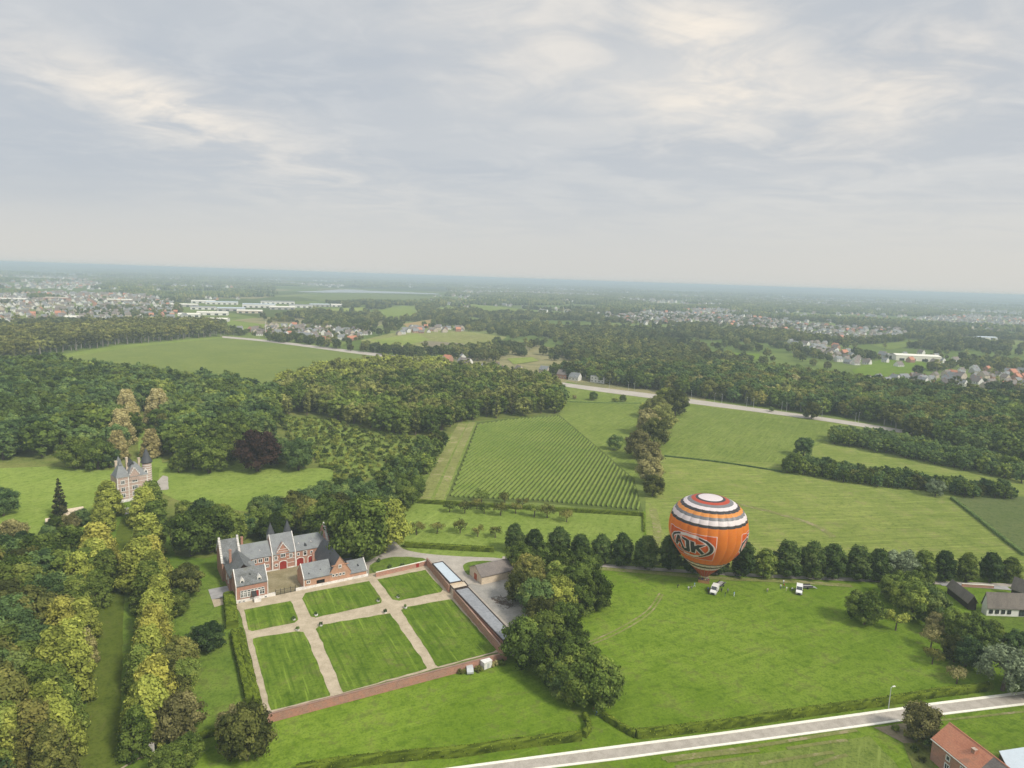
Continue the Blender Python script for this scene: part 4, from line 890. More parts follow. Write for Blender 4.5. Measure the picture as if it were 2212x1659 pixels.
# black-timbered farm at the right edge
def oriented_gable(ex0, ex1, rx0, rx1, ze, zr, wallm, roofm, label, name='farm_building'):
    """eave line in the picture (at height ze) and width towards the ridge side"""
    A = G(*ex0, ze); B_ = G(*ex1, ze); R0 = G(*rx0, zr); d = (B_ - A); a = math.atan2(d.y, d.x); nn = Vector((-d.y, d.x, 0)).normalized()
    half = (Vector((R0.x, R0.y, 0)) - Vector((A.x, A.y, 0))).dot(nn); s_ = 1 if half > 0 else -1; wid = max(3.0, abs(half) * 2)
    e = empty(name, (A.x, A.y, 0), a); tag(e, label, 'building'); L_ = Vector((d.x, d.y, 0)).length
    b0, b1 = (0, wid) if s_ > 0 else (-wid, 0)
    b = MB(); gable_walls(b, .2, L_ - .2, b0 + .3, b1 - .3, ze, zr - .15); b.build('wall', M[wallm], e)
    b = MB(); gable_roof(b, 0, L_, b0, b1, ze, zr, ov=.15); b.build('roof', M[roofm], e); return e, L_, wid, s_
oriented_gable((2044.6, 1266), (2092, 1303), (2063, 1257), (2104, 1285), 2.4, 4.8, 'timber', 'tile_b', 'long dark timber barn with grey brown roof slanting towards the white farmhouse')
e, L_, wd_, s_ = oriented_gable((2133, 1312), (2240, 1316), (2125, 1284), (2240, 1283), 3.0, 7.2, 'white', 'tile_b', 'white walled farmhouse with wide grey brown roof at the right edge')
for i in range(4): window(e, 1.5 + i * 1.9, .27, 1.1, .8, .9, frame='dark', mull=1)
window(e, 12.5, .27, .6, 4.0, 2.0, frame='dark', mull=4)
for a in (2.9, 5.4):
    b = MB(); b.prism([(a - .6, .5, 3.3), (a + .6, .5, 3.3), (a, .5, 4.4)], (0, 1.5, 0)); b.build('dormer', M['timber'], e)
oriented_gable((2183, 1270), (2240, 1290), (2200, 1250), (2240, 1256), 2.8, 6.4, 'timber', 'tile_b', 'dark hipped barn behind the white farmhouse at the right edge')
strip('concrete_apron', [(2030, 1262), (2100, 1266), (2180, 1272)], 3.0, 'pave', 7)
fence_b = wallseg('yard_wall', G(2077, 1268), G(2146, 1272), .25, 1.2, 'brick', 'low brick yard wall with white top behind the dark timber barn', 'kerb')
# ---- small chateau in the park
CA = G(255.5, 1087.5); CB = G(322, 1074.5); cth = math.atan2(CB.y - CA.y, CB.x - CA.x); CL = (CB - CA).length
cha = empty('chateau', CA, cth); tag(cha, 'tall brick and stone chateau with slate roofs and a round spired tower among park trees', 'castle')
M['brick_p'] = brick('pinkish_brick', (.44, .30, .25), (.36, .235, .19), (.55, .50, .44))
bw = 4.6
b = MB(); b.box(bw, CL, .5, 11, -.1, 10.6); b.box(0, bw, 0, 6, -.1, 11.2); b.box(.6, bw, 5.9, 11, -.1, 10.2); b.build('wall', M['brick_p'], cha)
def hip(mb, a0, a1, b0, b1, z0, z1, ra, rb):
    p = [(a0, b0, z0), (a1, b0, z0), (a1, b1, z0), (a0, b1, z0)]; q = [(a0 + ra, b0 + rb, z1), (a1 - ra, b0 + rb, z1), (a1 - ra, b1 - rb, z1), (a0 + ra, b1 - rb, z1)]
    mb.face(p[::-1]); mb.face(q)
    for i in range(4): j = (i + 1) % 4; mb.face([p[i], p[j], q[j], q[i]])
b = MB(); hip(b, bw - .3, CL + .3, .2, 11.3, 10.6, 15.6, 3.5, 5.0); b.build('roof', M['slate'], cha)
b = MB(); hip(b, -.4, bw + .4, -.4, 6.4, 11.2, 16.0, 2.0, 2.8); hip(b, 1.6, 3.0, 1.9, 3.3, 15.9, 19.0, .68, .68); b.build('roof', M['slate'], cha)
cg2 = MB(); cg2.prism([(bw + .3, .3, 9.0), (bw + 4.4, .3, 9.0), (bw + 4.4, .3, 11.0), (bw + 2.4, .3, 14.2), (bw + .3, .3, 11.0)], (0, 2.2, 0)); g2o = cg2.build('front_gable', M['brick_p'], cha)
b = MB(); coping(b, (bw + .2, .25, 11.0), (bw + 2.35, .25, 14.2), (0, .16, 0), n=4, th=.18, step=.4); coping(b, (bw + 4.5, .25, 11.0), (bw + 2.35, .25, 14.2), (0, .16, 0), n=4, th=.18, step=.4); b.build('coping', M['stone'], g2o)
b = MB()
for z in (2.0, 3.1, 4.7, 6.4, 8.0, 9.6): b.box(bw, CL, .43, .49, z, z + .16); b.box(0, bw, -.07, -.01, z + .1, z + .27)
for a in (.0, bw - .35): b.box(a, a + .35, -.08, 0, 0, 11.2)
b.box(CL - .4, CL, .42, .5, 0, 10.6); b.box(-.2, bw + .1, -.25, 0, 10.95, 11.3); b.box(bw, CL + .2, .3, .5, 10.35, 10.65); b.build('stone_band', M['stone'], cha)
b = MB(); b.box(-.1, bw + .1, -.14, -.08, 0, 1.3); b.box(bw + .1, CL, .36, .43, 0, 1.3); b.build('plinth', M['stone'], cha)
for z, h in ((2.3, 1.5), (5.0, 1.5), (8.0, 1.4)):
    window(cha, 2.2, -.02, z, 1.3, h, border=.22); window(cha, bw + 2.4, .48, z if z < 7 else 8.0, 1.9, h, mull=3, border=.22)
    if z < 7: window(cha, bw + 6.6, .48, z, 1.3, h, border=.22)
for a, b_2 in ((bw + 7.2, 1.2), (bw + .0, 3.0)):
    b = MB(); b.prism([(a - .8, b_2, 10.6), (a + .8, b_2, 10.6), (a + .8, b_2, 11.9), (a, b_2, 13.0), (a - .8, b_2, 11.9)], (0, 2, 0)); o = b.build('dormer', M['stone'], cha); g = MB(); g.box(a - .4, a + .4, b_2 - .04, b_2 - .005, 11, 12); g.build('pane', M['glass'], o)
for a, bb, z in ((bw + 5.6, 4.5, 17.0), (bw + 1.2, 6.0, 17.6), (2.0, 7.5, 16.4)):
    b = MB(); b.box(a - .4, a + .4, bb - .5, bb + .5, 11, z); b.box(a - .5, a + .5, bb - .6, bb + .6, z, z + .3); b.build('chimney', M['cream'], cha)
b = MB(); b.prism([(bw + 1.2, 4, 15.2), (bw + 3.6, 4, 15.2), (bw + 2.4, 4, 17.4)], (0, 2.5, 0)); b.build('roof_turret', M['slate_d'], cha)
ta, tb2 = CL - .2, 3.2
b = MB(); b.tube((ta + .9, tb2, -.1), (ta + .9, tb2, 15.0), 1.9, 1.9, 14); tw = b.build('round_tower', M['brick_p'], cha)
b = MB()
for z in range(1, 15, 1): b.tube((ta + .9, tb2, z), (ta + .9, tb2, z + .28), 1.96, 1.96, 14)
b.build('stone_band', M['stone'], tw)
b = MB(); b.tube((ta + .9, tb2, 14.9), (ta + .9, tb2, 15.4), 2.0, 2.5, 14); b.tube((ta + .9, tb2, 15.4), (ta + .9, tb2, 18.4), 2.4, 1.2, 14); b.tube((ta + .9, tb2, 18.4), (ta + .9, tb2, 19.2), 1.3, 1.0, 10); b.tube((ta + .9, tb2, 19.2), (ta + .9, tb2, 21.5), 1.0, .05, 10); b.tube((ta + .9, tb2, 21.4), (ta + .9, tb2, 22.6), .06, .03, 5); b.build('spire', M['slate_d'], tw)
b = MB(); b.tube((3.6, 9.5, 10), (3.6, 9.5, 14.5), 1.2, 1.2, 8); b.tube((3.6, 9.5, 14.5), (3.6, 9.5, 18.2), 1.4, .04, 8); b.build('corner_turret', M['slate'], cha)
sheet('castle_forecourt', [(335, 1062), (340, 1040), (352, 1028), (363, 1030), (364, 1058), (345, 1060)], 'gravel_g', level=7)
sheet('castle_forecourt', [(225, 1045), (240, 1042), (262, 1052), (258, 1060)], 'gravel', level=7)
sheet('castle_forecourt', [(268, 1098), (290, 1096), (292, 1108), (270, 1112)], 'pave', level=7)
# gate pillar and path bottom left
e = empty('gate_pillar', G(329, 1632)); tag(e, 'pale stone gate pillar under the trees at the bottom of the avenue', 'pillar')
b = MB(); b.box(-.35, .35, -.35, .35, 0, 2.6); b.build('shaft', M['stone'], e); b = MB(); b.box(-.45, .45, -.45, .45, 2.6, 2.8); b.build('cap', M['stone'], e)
strip('brick_path', [(262, 1662), (300, 1640), (326, 1633)], .5, 'gravel', 6); strip('entrance_path', [(337, 1630), (345, 1662), (350, 1700)], 2.2, 'gravel_g', 6); strip('footpath', [(366, 1240), (366, 1300), (368, 1360)], .9, 'fallow', 5)
# greenhouse-like white sheds behind the trees left
for i, (x, y, l_, w_, lb) in enumerate([(116, 1133, 5, 3, 'long white shed roof showing through the trees beside the park lawn, nearest one'), (160, 1112, 7, 3, 'long white shed roof showing through the trees, the farther one by the spruce'), (140, 1122, 4, 2.5, 'small white hut between the two white sheds by the park lawn')]):
    p = G(x, y); e = empty('white_shed', p, .7); tag(e, lb, 'shed'); b = MB(); gable_walls(b, -l_ / 2, l_ / 2, 0, w_, 1.5, 2.2); b.build('wall', M['white'], e); b = MB(); gable_roof(b, -l_ / 2, l_ / 2, 0, w_, 1.5, 2.2); b.build('roof', M['cream'], e)
# rubble, trailer heap by the end of the garden wall
# ================================================================== VEHICLES
def van(p, rz, label, long=4.9, tail=True):
    """x forward; white panel van"""
    e = empty('white_van', p, rz); tag(e, label, 'van'); w = .95
    side = [(-long / 2, .42), (-long / 2, 2.25), (-long / 2 + .12, 2.4), (long / 2 - 1.9, 2.4), (long / 2 - 1.05, 1.45), (long / 2 - .15, 1.18), (long / 2, .95), (long / 2, .42)]
    b = MB(); b.prism([(x, -w, z) for x, z in side], (0, 2 * w, 0)); o = b.build('body', M['van'], e)
    md = o.modifiers.new('bevel', 'BEVEL'); md.width = .07; md.segments = 2
    b = MB(); nx = Vector((.95, 0, .85)).normalized() * .02; q0, q1 = Vector((long / 2 - 1.88, 0, 2.34)), Vector((long / 2 - 1.08, 0, 1.50))
    b.prism([q0 + nx + Vector((0, -.82, 0)), q1 + nx + Vector((0, -.86, 0)), q1 + nx + Vector((0, .86, 0)), q0 + nx + Vector((0, .82, 0))], nx * .5); b.build('windscreen', M['glass'], e)
    for s_ in (-1, 1):
        b = MB(); y = s_ * (w + .005); x0 = long / 2 - 1.75; b.prism([(x0, y, 1.5), (x0 + .55, y, 1.5), (x0 + .05, y, 2.1), (x0 - .3, y, 2.1), (x0 - .3, y, 1.5)], (0, s_ * .015, 0)); b.build('side_window', M['glass'], e)
        b = MB(); b.box(long / 2 - .02, long / 2 + .03, s_ * .65 - .16, s_ * .65 + .16, .75, .98); b.build('headlight', M['galv'], e)
        b = MB(); b.box(long / 2 - 1.2, long / 2 - 1.0, s_ * (w + .02), s_ * (w + .25), 1.4, 1.65) if s_ > 0 else b.box(long / 2 - 1.2, long / 2 - 1.0, -(w + .25), -(w + .02), 1.4, 1.65); b.build('mirror', M['dark'], e)
        for x in (-long / 2 + .95, long / 2 - .95):
            b = MB(); b.tube((x, s_ * (w - .2), .34), (x, s_ * (w + .03), .34), .34, .34, 14); wh = b.build('wheel', M['tyre'], e); b = MB(); b.tube((x, s_ * (w + .0), .34), (x, s_ * (w + .045), .34), .19, .19, 10); b.build('rim', M['galv'], wh)
    b = MB(); b.box(long / 2 - .02, long / 2 + .05, -.45, .45, .55, .9); b.build('grille', M['dark'], e)
    b = MB(); b.box(long / 2, long / 2 + .08, -.9, .9, .38, .56); b.build('bumper', M['dark'], e); return e
M['van'] = plain('white_van_paint', (.78, .78, .77), .35, var=.03, spec=.5); M['tyre'] = plain('tyre_rubber', (.02, .02, .02), .9)
def face_dir(p, q): d = q - p; return math.atan2(d.y, d.x)
v1, v2 = G(1543, 1280), G(1726, 1280)
van(v1, face_dir(G(1553, 1264), G(1537, 1289)), 'white van with dark windscreen parked just right of the balloon basket')
van(v2, face_dir(G(1727, 1268), G(1725, 1288)), 'white van standing alone in the meadow towards the right tree row')
def trailer(p, rz, label, ramp=True):
    e = empty('trailer', p, rz); tag(e, label, 'trailer')
    b = MB(); b.box(-1.9, 1.5, -.95, .95, .5, .65); b.build('deck', M['pave'], e)
    for s_ in (-1, 1):
        b = MB(); b.box(-1.9, 1.5, s_ * .95 - .04, s_ * .95 + .04, .65, 1.1); b.build('side_rail', M['dark'], e)
        b = MB(); b.tube((0, s_ * .98, .33), (0, s_ * 1.2, .33), .33, .33, 12); b.build('wheel', M['tyre'], e)
        b = MB(); b.prism([(-1.9, s_ * .5 - .22, .6), (-1.9, s_ * .5 + .22, .6), (-3.6, s_ * .5 + .22, .04), (-3.6, s_ * .5 - .22, .04)], (0, 0, .07)); b.build('ramp', M['galv'], e)
    b = MB(); b.tube((1.5, 0, .55), (2.7, 0, .5), .05, .05, 6); b.build('drawbar', M['dark'], e); return e
trailer(G(1556, 1265), face_dir(G(1560, 1260), G(1549, 1270)), 'dark balloon trailer with tailboard open, hitched behind the van near the basket')
trailer(G(1741, 1270), math.radians(185), 'grey balloon trailer with long ramps beside the lone van')
# box and cars beside the wall corner
e = empty('white_cabin', G(1050, 1442), FTH + .1); tag(e, 'small white cabin standing under the tree at the garden wall corner', 'cabin')
b = MB(); b.box(-1.2, 1.2, -.9, .9, .2, 2.0); b.build('body', M['white'], e); b = MB(); b.box(-1.3, 1.3, -1, 1, 2.0, 2.12); b.build('roof', M['white'], e); b = MB(); b.box(-.3, .4, -.93, -.905, .3, 1.6); b.build('door', M['galv'], e)
def car(p, rz, mat, label, group=None):
    e = empty('parked_car', p, rz); tag(e, label, 'car', group)
    s_ = [(-2, .35), (-2.05, .85), (-1.75, .95), (-1.2, 1.42), (.35, 1.45), (1.05, .98), (1.95, .82), (2.05, .4)]
    b = MB(); b.prism([(x, -.85, z) for x, z in s_], (0, 1.7, 0)); b.build('body', M[mat], e)
    b = MB(); g = [(-1.15, 1.0), (-.95, 1.36), (.3, 1.38), (.85, 1.0)]
    b.prism([(x, -.86, z) for x, z in g], (0, -.01, 0)); b.prism([(x, .86, z) for x, z in g], (0, .01, 0)); b.prism([(.42, -.75, 1.40), (1.0, -.78, 1.0), (1.0, .78, 1.0), (.42, .75, 1.40)], (.02, 0, .03)); b.build('window_glass', M['glass'], e)
    for x in (-1.25, 1.25):
        for y in (-.8, .8):
            b = MB(); b.tube((x, y - .1, .32), (x, y + .1, .32), .32, .32, 10); b.build('wheel', M['tyre'], e)
    return e
car(G(1014, 1449), FTH + 1.2, 'galv', 'silver car parked close against the long garden wall')
car(G(1103, 1268), FTH, 'dark', 'dark car parked in the yard behind the barn')
# woodpiles in yard
for i, (x, y, s_) in enumerate([(1085, 1296, 2.6), (1093, 1310, 1.8), (1082, 1302, 1.5)]):
    p = G(x, y); b = MB(); r_ = random.Random(i)
    for k in range(60):
        a = r_.uniform(0, 6.28); q = r_.random() ** .5 * s_; h = (1 - q / s_) * .9 + .1; c = Vector((math.cos(a) * q * 1.5, math.sin(a) * q, r_.uniform(.05, h))); d = Vector((r_.gauss(0, 1), r_.gauss(0, 1), r_.gauss(0, .25))).normalized() * r_.uniform(.4, .9)
        b.tube(c - d, c + d, .1, .08, 5)
    tag(b.build('brushwood_heap', M['soil_r'] if 'soil_r' in M else M['bark'], None, (p.x, p.y, 0)), ['largest brown heap of cut branches in the yard', 'low brown heap of branches nearest the trees', 'small heap of branches beside the large one'][i], 'heap')
# ================================================================== BALLOON
BP = G(1520, 1258); BD = math.hypot(BP.x, BP.y); CAZ = math.atan2(-BP.y, -BP.x)     # direction towards the viewer
bal = empty('hot_air_balloon', (BP.x, BP.y, 0), CAZ); tag(bal, 'orange hot air balloon with white and black rings standing inflated over its basket', 'balloon')
def prof(n=110, R=12.6, zm=2.7, ze=19.6, zt=30.4, rm=1.5):
    o = []
    for i in range(n + 1):
        t = i / n
        if t < .55: s_ = t / .55; z = zm + (ze - zm) * s_; r_ = rm + (R - rm) * math.sin(s_ * math.pi / 2) ** 1.08 if s_ > 0 else rm
        else: a = (t - .55) / .45 * math.pi / 2; r_ = R * max(0, math.cos(a)) ** .85; z = ze + (zt - ze) * (math.sin(a) ** .85 if a > 0 else 0)
        o.append((r_, z))
    return o
def cloth(name, col, col2=None, tr=.35):
    m_, t, o = newmat(name); p = N(t, 'ShaderNodeBsdfPrincipled'); tl = N(t, 'ShaderNodeBsdfTranslucent'); mx_ = N(t, 'ShaderNodeMixShader'); mx_.inputs[0].default_value = tr
    v = pos(t); n1 = noise(t, v, .5, 4, .6, .5); n2 = noise(t, v, 2.2, 3, .6); c = mixc(t, mapr(t, math_(t, 'ADD', math_(t, 'MULTIPLY', n1, .6), math_(t, 'MULTIPLY', n2, .4)), .35, .65), col2 or tuple(x * .86 for x in col), col)
    L(t, c, p.inputs['Base Color']); L(t, c, tl.inputs[0]); p.inputs['Roughness'].default_value = .45; p.inputs['Specular IOR Level'].default_value = .35
    bp = N(t, 'ShaderNodeBump'); bp.inputs['Strength'].default_value = .3; bp.inputs['Distance'].default_value = .25; L(t, n1, bp.inputs['Height']); L(t, bp.outputs[0], p.inputs['Normal'])
    L(t, p.outputs[0], mx_.inputs[1]); L(t, tl.outputs[0], mx_.inputs[2]); L(t, mx_.outputs[0], o.inputs[0]); return m_
BM = [cloth('orange_cloth', (1.0, .33, .05), (.97, .29, .04), tr=.5), cloth('white_cloth', (.93, .88, .90), (.88, .84, .86), tr=.35), cloth('black_cloth', (.035, .033, .036), tr=.03), cloth('grey_cloth', (.19, .19, .20), tr=.05), cloth('red_cloth', (.62, .10, .05)), cloth('deep_orange_cloth', (.92, .19, .035), tr=.45), cloth('light_orange_cloth', (.90, .38, .09))]
BANDS = [(0, 4), (6.55, 1), (7.62, 2), (8.38, 1), (9.3, 3), (9.75, 0), (23.58, 2), (24.45, 1), (25.85, 3), (26.7, 6), (27.6, 2), (28.3, 1), (28.98, 3), (29.5, 4), (29.9, 2), (30.09, 1)]
PF = prof()
# refine the profile so that rings of colour end on a ring of vertices
zs = sorted(set([round(z, 4) for _, z in PF] + [b for b, _ in BANDS if 2.7 < b < 30.39] + [30.3]))
def r_at(z):
    for i in range(len(PF) - 1):
        if PF[i][1] <= z <= PF[i + 1][1]: f_ = (z - PF[i][1]) / max(1e-6, PF[i + 1][1] - PF[i][1]); return PF[i][0] + f_ * (PF[i + 1][0] - PF[i][0])
    return 0.0 if z > 20 else 1.5
NG = 24
def surf(az, z, off=0.0):
    g = abs(math.sin(az * NG / 2)); hgt = max(0, min(1, (z - 3.5) / 6)) * max(0, min(1, (30.2 - z) / 2))
    r_ = r_at(z) * (1 + .028 * (g ** .7) * hgt) + off
    return (r_ * math.cos(az), r_ * math.sin(az), z)
gm = MB(); SEG = 8
zz_ = [z for z in zs if z <= 30.3]
for i in range(len(zz_) - 1):
    z0, z1 = zz_[i], zz_[i + 1]; zc_ = (z0 + z1) / 2; mi_ = [m2 for b2, m2 in BANDS if b2 <= zc_][-1]
    for j in range(SEG):
        a0, a1 = 2 * math.pi / NG * j / SEG, 2 * math.pi / NG * (j + 1) / SEG; gm.face([surf(a0, z0), surf(a1, z0), surf(a1, z1), surf(a0, z1)], mi_)
bmx = bmesh.new(); gme = gm.mesh('gore', BM, True); bmx.from_mesh(gme); bmesh.ops.remove_doubles(bmx, verts=bmx.verts, dist=1e-4); bmx.to_mesh(gme); bmx.free()
for k in range(NG): link('gore', gme, bal, (0, 0, 0), 2 * math.pi * k / NG)
cp_ = MB(); n = 48; top = 30.3; rt_ = r_at(top)
for i in range(n):
    a0, a1 = 2 * math.pi * i / n, 2 * math.pi * (i + 1) / n
    cp_.face([(rt_ * math.cos(a0), rt_ * math.sin(a0), top), (rt_ * math.cos(a1), rt_ * math.sin(a1), top), (0, 0, 30.42)])
cp_.build('crown_panel', BM[1], bal)
ld = MB()
for k in range(NG):
    az = 2 * math.pi * k / NG; pr = None
    for z in [q for q in zz_ if q < 29.4][::4] + [29.4]:
        c = surf(az, z, .012); d = Vector((-math.sin(az), math.cos(az), 0)) * .045; a_1 = (Vector(c) - d, Vector(c) + d)
        if pr: ld.face([pr[0], pr[1], a_1[1], a_1[0]])
        pr = a_1
ld.build('load_tape', cloth('seam_tape', (.45, .36, .33), tr=0), bal)
# emblem panels
def seg_d(p, a, b):
    px, py = p[0] - a[0], p[1] - a[1]; dx, dy = b[0] - a[0], b[1] - a[1]; t = max(0, min(1, (px * dx + py * dy) / (dx * dx + dy * dy))); return math.hypot(px - t * dx, py - t * dy)
LET = [[(-.70, -.30), (-.52, .50), (-.40, .50), (-.24, -.28), (-.36, -.20), (-.40, -.02), (-.52, -.04), (-.58, -.26)],
       [(-.30, .55), (.02, .40), (.02, -.42), (-.06, -.58), (-.26, -.56), (-.40, -.36), (-.30, -.18), (-.22, -.34), (-.14, -.30), (-.13, .28), (-.27, .38)],
       [(.07, .42), (.21, .38), (.22, .06), (.34, .22), (.66, .36), (.38, .02), (.70, -.60), (.50, -.52), (.26, -.14), (.22, -.50), (.07, -.48)]]
HOLE = [(-.50, .10), (-.46, .32), (-.42, .10)]
def emblem(u, v):
    """1 white, 2 black, 5 deep orange"""
    if abs(u) > .975 or abs(v) > .962: return 1
    e = math.hypot(u / .965, v / .90)
    if e > 1.0: return 5
    if e > .945: return 1
    e2 = math.hypot((u + .015) / .74, (v + .02) / .70)
    if e2 > 1.075:
        # crescents: black to the left and right, white swooshes above and below
        s_ = u * .8 + v * .35 * (1 if u > 0 else -1)
        return 2 if abs(u) > .36 or (u < 0 and v > 0 and e < .9 and u > -.36 and False) else (1 if e > .86 or e2 < 1.13 or v > 0 else 2)
    if e2 > 1.0: return 1
    p = (u, v)
    if inpoly(u, v, HOLE): return 5
    for P_ in LET:
        if inpoly(u, v, P_): return 2
    for P_ in LET:
        for i in range(len(P_)):
            if seg_d(p, P_[i], P_[(i + 1) % len(P_)]) < .042: return 1
    return 5
def rel(az_deg): return math.radians(az_deg)      # positive to the viewer's right
em = MB(); NU, NV = 170, 110; Z0, Z1 = 12.0, 21.3
vi = {}
def evert(i, j):
    if (i, j) not in vi:
        u = -1 + 2 * i / NU; v = -1 + 2 * j / NV; z = Z0 + (Z1 - Z0) * j / NV; half = math.radians(40 if v > .2 else 40 - 1.5 * (0.2 - v))
        vi[(i, j)] = len(em.v); em.v.append(surf2(u * half, z))
    return vi[(i, j)]
EC = [0.0]
def surf2(a, z):
    x, y, zz2 = surf(a + EC[0], z, .05); r_ = math.hypot(x, y); return (r_ * math.cos(a), r_ * math.sin(a), z)
for k, cen in enumerate((-26, 94, 214)):
    EC[0] = rel(cen); em = MB(); vi = {}
    for i in range(NU):
        for j in range(NV):
            em.f.append((evert(i, j), evert(i + 1, j), evert(i + 1, j + 1), evert(i, j + 1))); em.m.append({1: 0, 2: 1, 5: 2}[emblem(-1 + 2 * (i + .5) / NU, -1 + 2 * (j + .5) / NV)])
    me = em.mesh('emblem_panel', [BM[1], BM[2], BM[5]], True)
    o = link('emblem_panel', me, bal, (0, 0, 0), EC[0])
    if k == 2: pass
# scoop, burner, rigging, basket
b = MB()
for i in range(24):
    a0, a1 = 2 * math.pi * i / 24, 2 * math.pi * (i + 1) / 24
    b.face([(1.15 * math.cos(a0), 1.15 * math.sin(a0), 2.25), (1.15 * math.cos(a1), 1.15 * math.sin(a1), 2.25), (1.5 * math.cos(a1), 1.5 * math.sin(a1), 2.75), (1.5 * math.cos(a0), 1.5 * math.sin(a0), 2.75)])
b.build('skirt', BM[1], bal)
b = MB()
for sx in (-1, 1):
    for sy in (-1, 1): b.tube((sx * .75, sy * 1.6, 1.1), (sx * .45, sy * .5, 2.0), .035, .035, 6); b.tube((sx * .45, sy * .5, 2.0), (sx * .9, sy * .9, 2.6), .015, .015, 5)
b.build('rigging', M['galv'], bal)
b = MB(); b.box(-.5, .5, -.55, .55, 1.96, 2.04)
for sx in (-.2, .2):
    for sy in (-.25, .25): b.tube((sx, sy, 2.0), (sx, sy, 2.4), .13, .16, 10)
b.build('burner', M['dark'], bal)
M['wicker'] = plain('wicker', (.48, .27, .10), .8, col2=(.30, .15, .06), nscale=4)
b = MB(); hx, hy = .85, 1.85
for (x0, x1, y0, y1) in ((-hx, hx, -hy, -hy + .07), (-hx, hx, hy - .07, hy), (-hx, -hx + .07, -hy + .07, hy - .07), (hx - .07, hx, -hy + .07, hy - .07)): b.box(x0, x1, y0, y1, .04, 1.12)
b.box(-hx + .07, hx - .07, -hy + .07, hy - .07, .04, .12); bk = b.build('basket', M['wicker'], bal)
b = MB()
for (x0, x1, y0, y1) in ((-hx - .04, hx + .04, -hy - .04, -hy + .11), (-hx - .04, hx + .04, hy - .11, hy + .04), (-hx - .04, -hx + .11, -hy + .11, hy - .11), (hx - .11, hx + .04, -hy + .11, hy - .11)): b.box(x0, x1, y0, y1, 1.12, 1.22)
b.build('rim', M['bark'], bk)
# ================================================================== PEOPLE
def person_mesh(pose, seed):
    r_ = random.Random(seed)
    J = {'pel': (0, 0, .95), 'wa': (0, 0, 1.1), 'ch': (0, 0, 1.32), 'ne': (0, .0, 1.47), 'hd': (.02, 0, 1.60), 'ht': (.02, 0, 1.70)}
    if pose == 'stand': LG = [(0, .1, .92), (.02, .11, .5), (0, .12, .08), (.14, .13, .04)]; AR = [(0, .19, 1.40), (-.02, .25, 1.13), (.06, .25, .9), (.08, .25, .82)]
    elif pose == 'walk': LG = [(0, .1, .92), (.16, .1, .52), (.24, .1, .1), (.36, .1, .05)]; AR = [(0, .19, 1.40), (-.14, .24, 1.15), (-.06, .25, .93), (-.04, .25, .85)]
    elif pose == 'reach': LG = [(0, .1, .92), (.05, .12, .5), (-.02, .14, .08), (.12, .14, .04)]; AR = [(0, .19, 1.40), (.2, .22, 1.25), (.45, .2, 1.35), (.52, .2, 1.38)]
    elif pose == 'bend':
        J = {'pel': (-.1, 0, .9), 'wa': (.02, 0, 1.02), 'ch': (.22, 0, 1.12), 'ne': (.36, 0, 1.16), 'hd': (.47, 0, 1.14), 'ht': (.56, 0, 1.10)}
        LG = [(-.1, .1, .88), (.02, .11, .48), (-.06, .12, .08), (.08, .13, .04)]; AR = [(.28, .19, 1.12), (.34, .22, .85), (.42, .2, .6), (.44, .2, .52)]
    v = list(J.values()); e = [(0, 1), (1, 2), (2, 3), (3, 4), (4, 5)]; rad = [.15, .14, .17, .065, .105, .09]
    for s_ in (-1, 1):
        k = len(v); lg = LG if not (pose == 'walk' and s_ < 0) else [(0, .1, .92), (-.05, .1, .52), (-.3, .1, .14), (-.2, .1, .05)]
        v += [(x, y * s_, z) for x, y, z in lg]; e += [(0, k), (k, k + 1), (k + 1, k + 2), (k + 2, k + 3)]; rad += [.10, .075, .055, .05]
        k = len(v); ar = AR if not (pose == 'walk' and s_ < 0) else [(0, .19, 1.40), (.1, .24, 1.15), (.2, .24, .95), (.24, .24, .88)]
        v += [(x, y * s_, z) for x, y, z in ar]; e += [(2, k), (k, k + 1), (k + 1, k + 2), (k + 2, k + 3)]; rad += [.07, .05, .04, .042]
    me = bpy.data.meshes.new('tmp'); me.from_pydata(v, e, []); o = bpy.data.objects.new('tmp', me); C.objects.link(o); md = o.modifiers.new('s', 'SKIN')
    for i, r2 in enumerate(rad): me.skin_vertices[0].data[i].radius = (r2, r2)
    me.skin_vertices[0].data[0].use_root = True; sb = o.modifiers.new('u', 'SUBSURF'); sb.levels = 1; sb.render_levels = 1
    dg = bpy.context.evaluated_depsgraph_get(); m2 = bpy.data.meshes.new_from_object(o.evaluated_get(dg)); bpy.data.objects.remove(o); return m2, J
_pm = {p: person_mesh(p, 1) for p in ('stand', 'walk', 'reach', 'bend')}
M['skin'] = plain('skin', (.50, .30, .22), .6); 
for nm, c in dict(c_white=(.7, .7, .7), c_blue=(.05, .09, .22), c_dark=(.03, .03, .035), c_red=(.5, .05, .04), c_grey=(.25, .25, .27), c_beige=(.45, .38, .28), c_jeans=(.07, .10, .18), c_hair=(.05, .03, .02), c_lb=(.25, .40, .6)).items(): M[nm] = plain(nm[2:] + '_fabric', c, .9)
def person(p, rz, pose, top, legs, label, z=0.0, group=None):
    src, J = _pm[pose]; me = src.copy(); me.materials.clear()
    for q in (M[top], M[legs], M['skin'], M['c_hair']): me.materials.append(q)
    hd = Vector(J['hd']); pel = J['pel'][2]
    for f in me.polygons:
        c = f.center; 
        if (c - hd).length < .14: f.material_index = 3 if (c.z > hd.z + .06 or c.x < hd.x - .06) else 2
        elif c.z < pel - .02 and abs(c.y) < .2: f.material_index = 1
        elif abs(c.y) > .2 and c.z < .92: f.material_index = 2
        else: f.material_index = 0
    o = link('person', me, None, (p.x, p.y, z), rz); return tag(o, label, 'person', group)
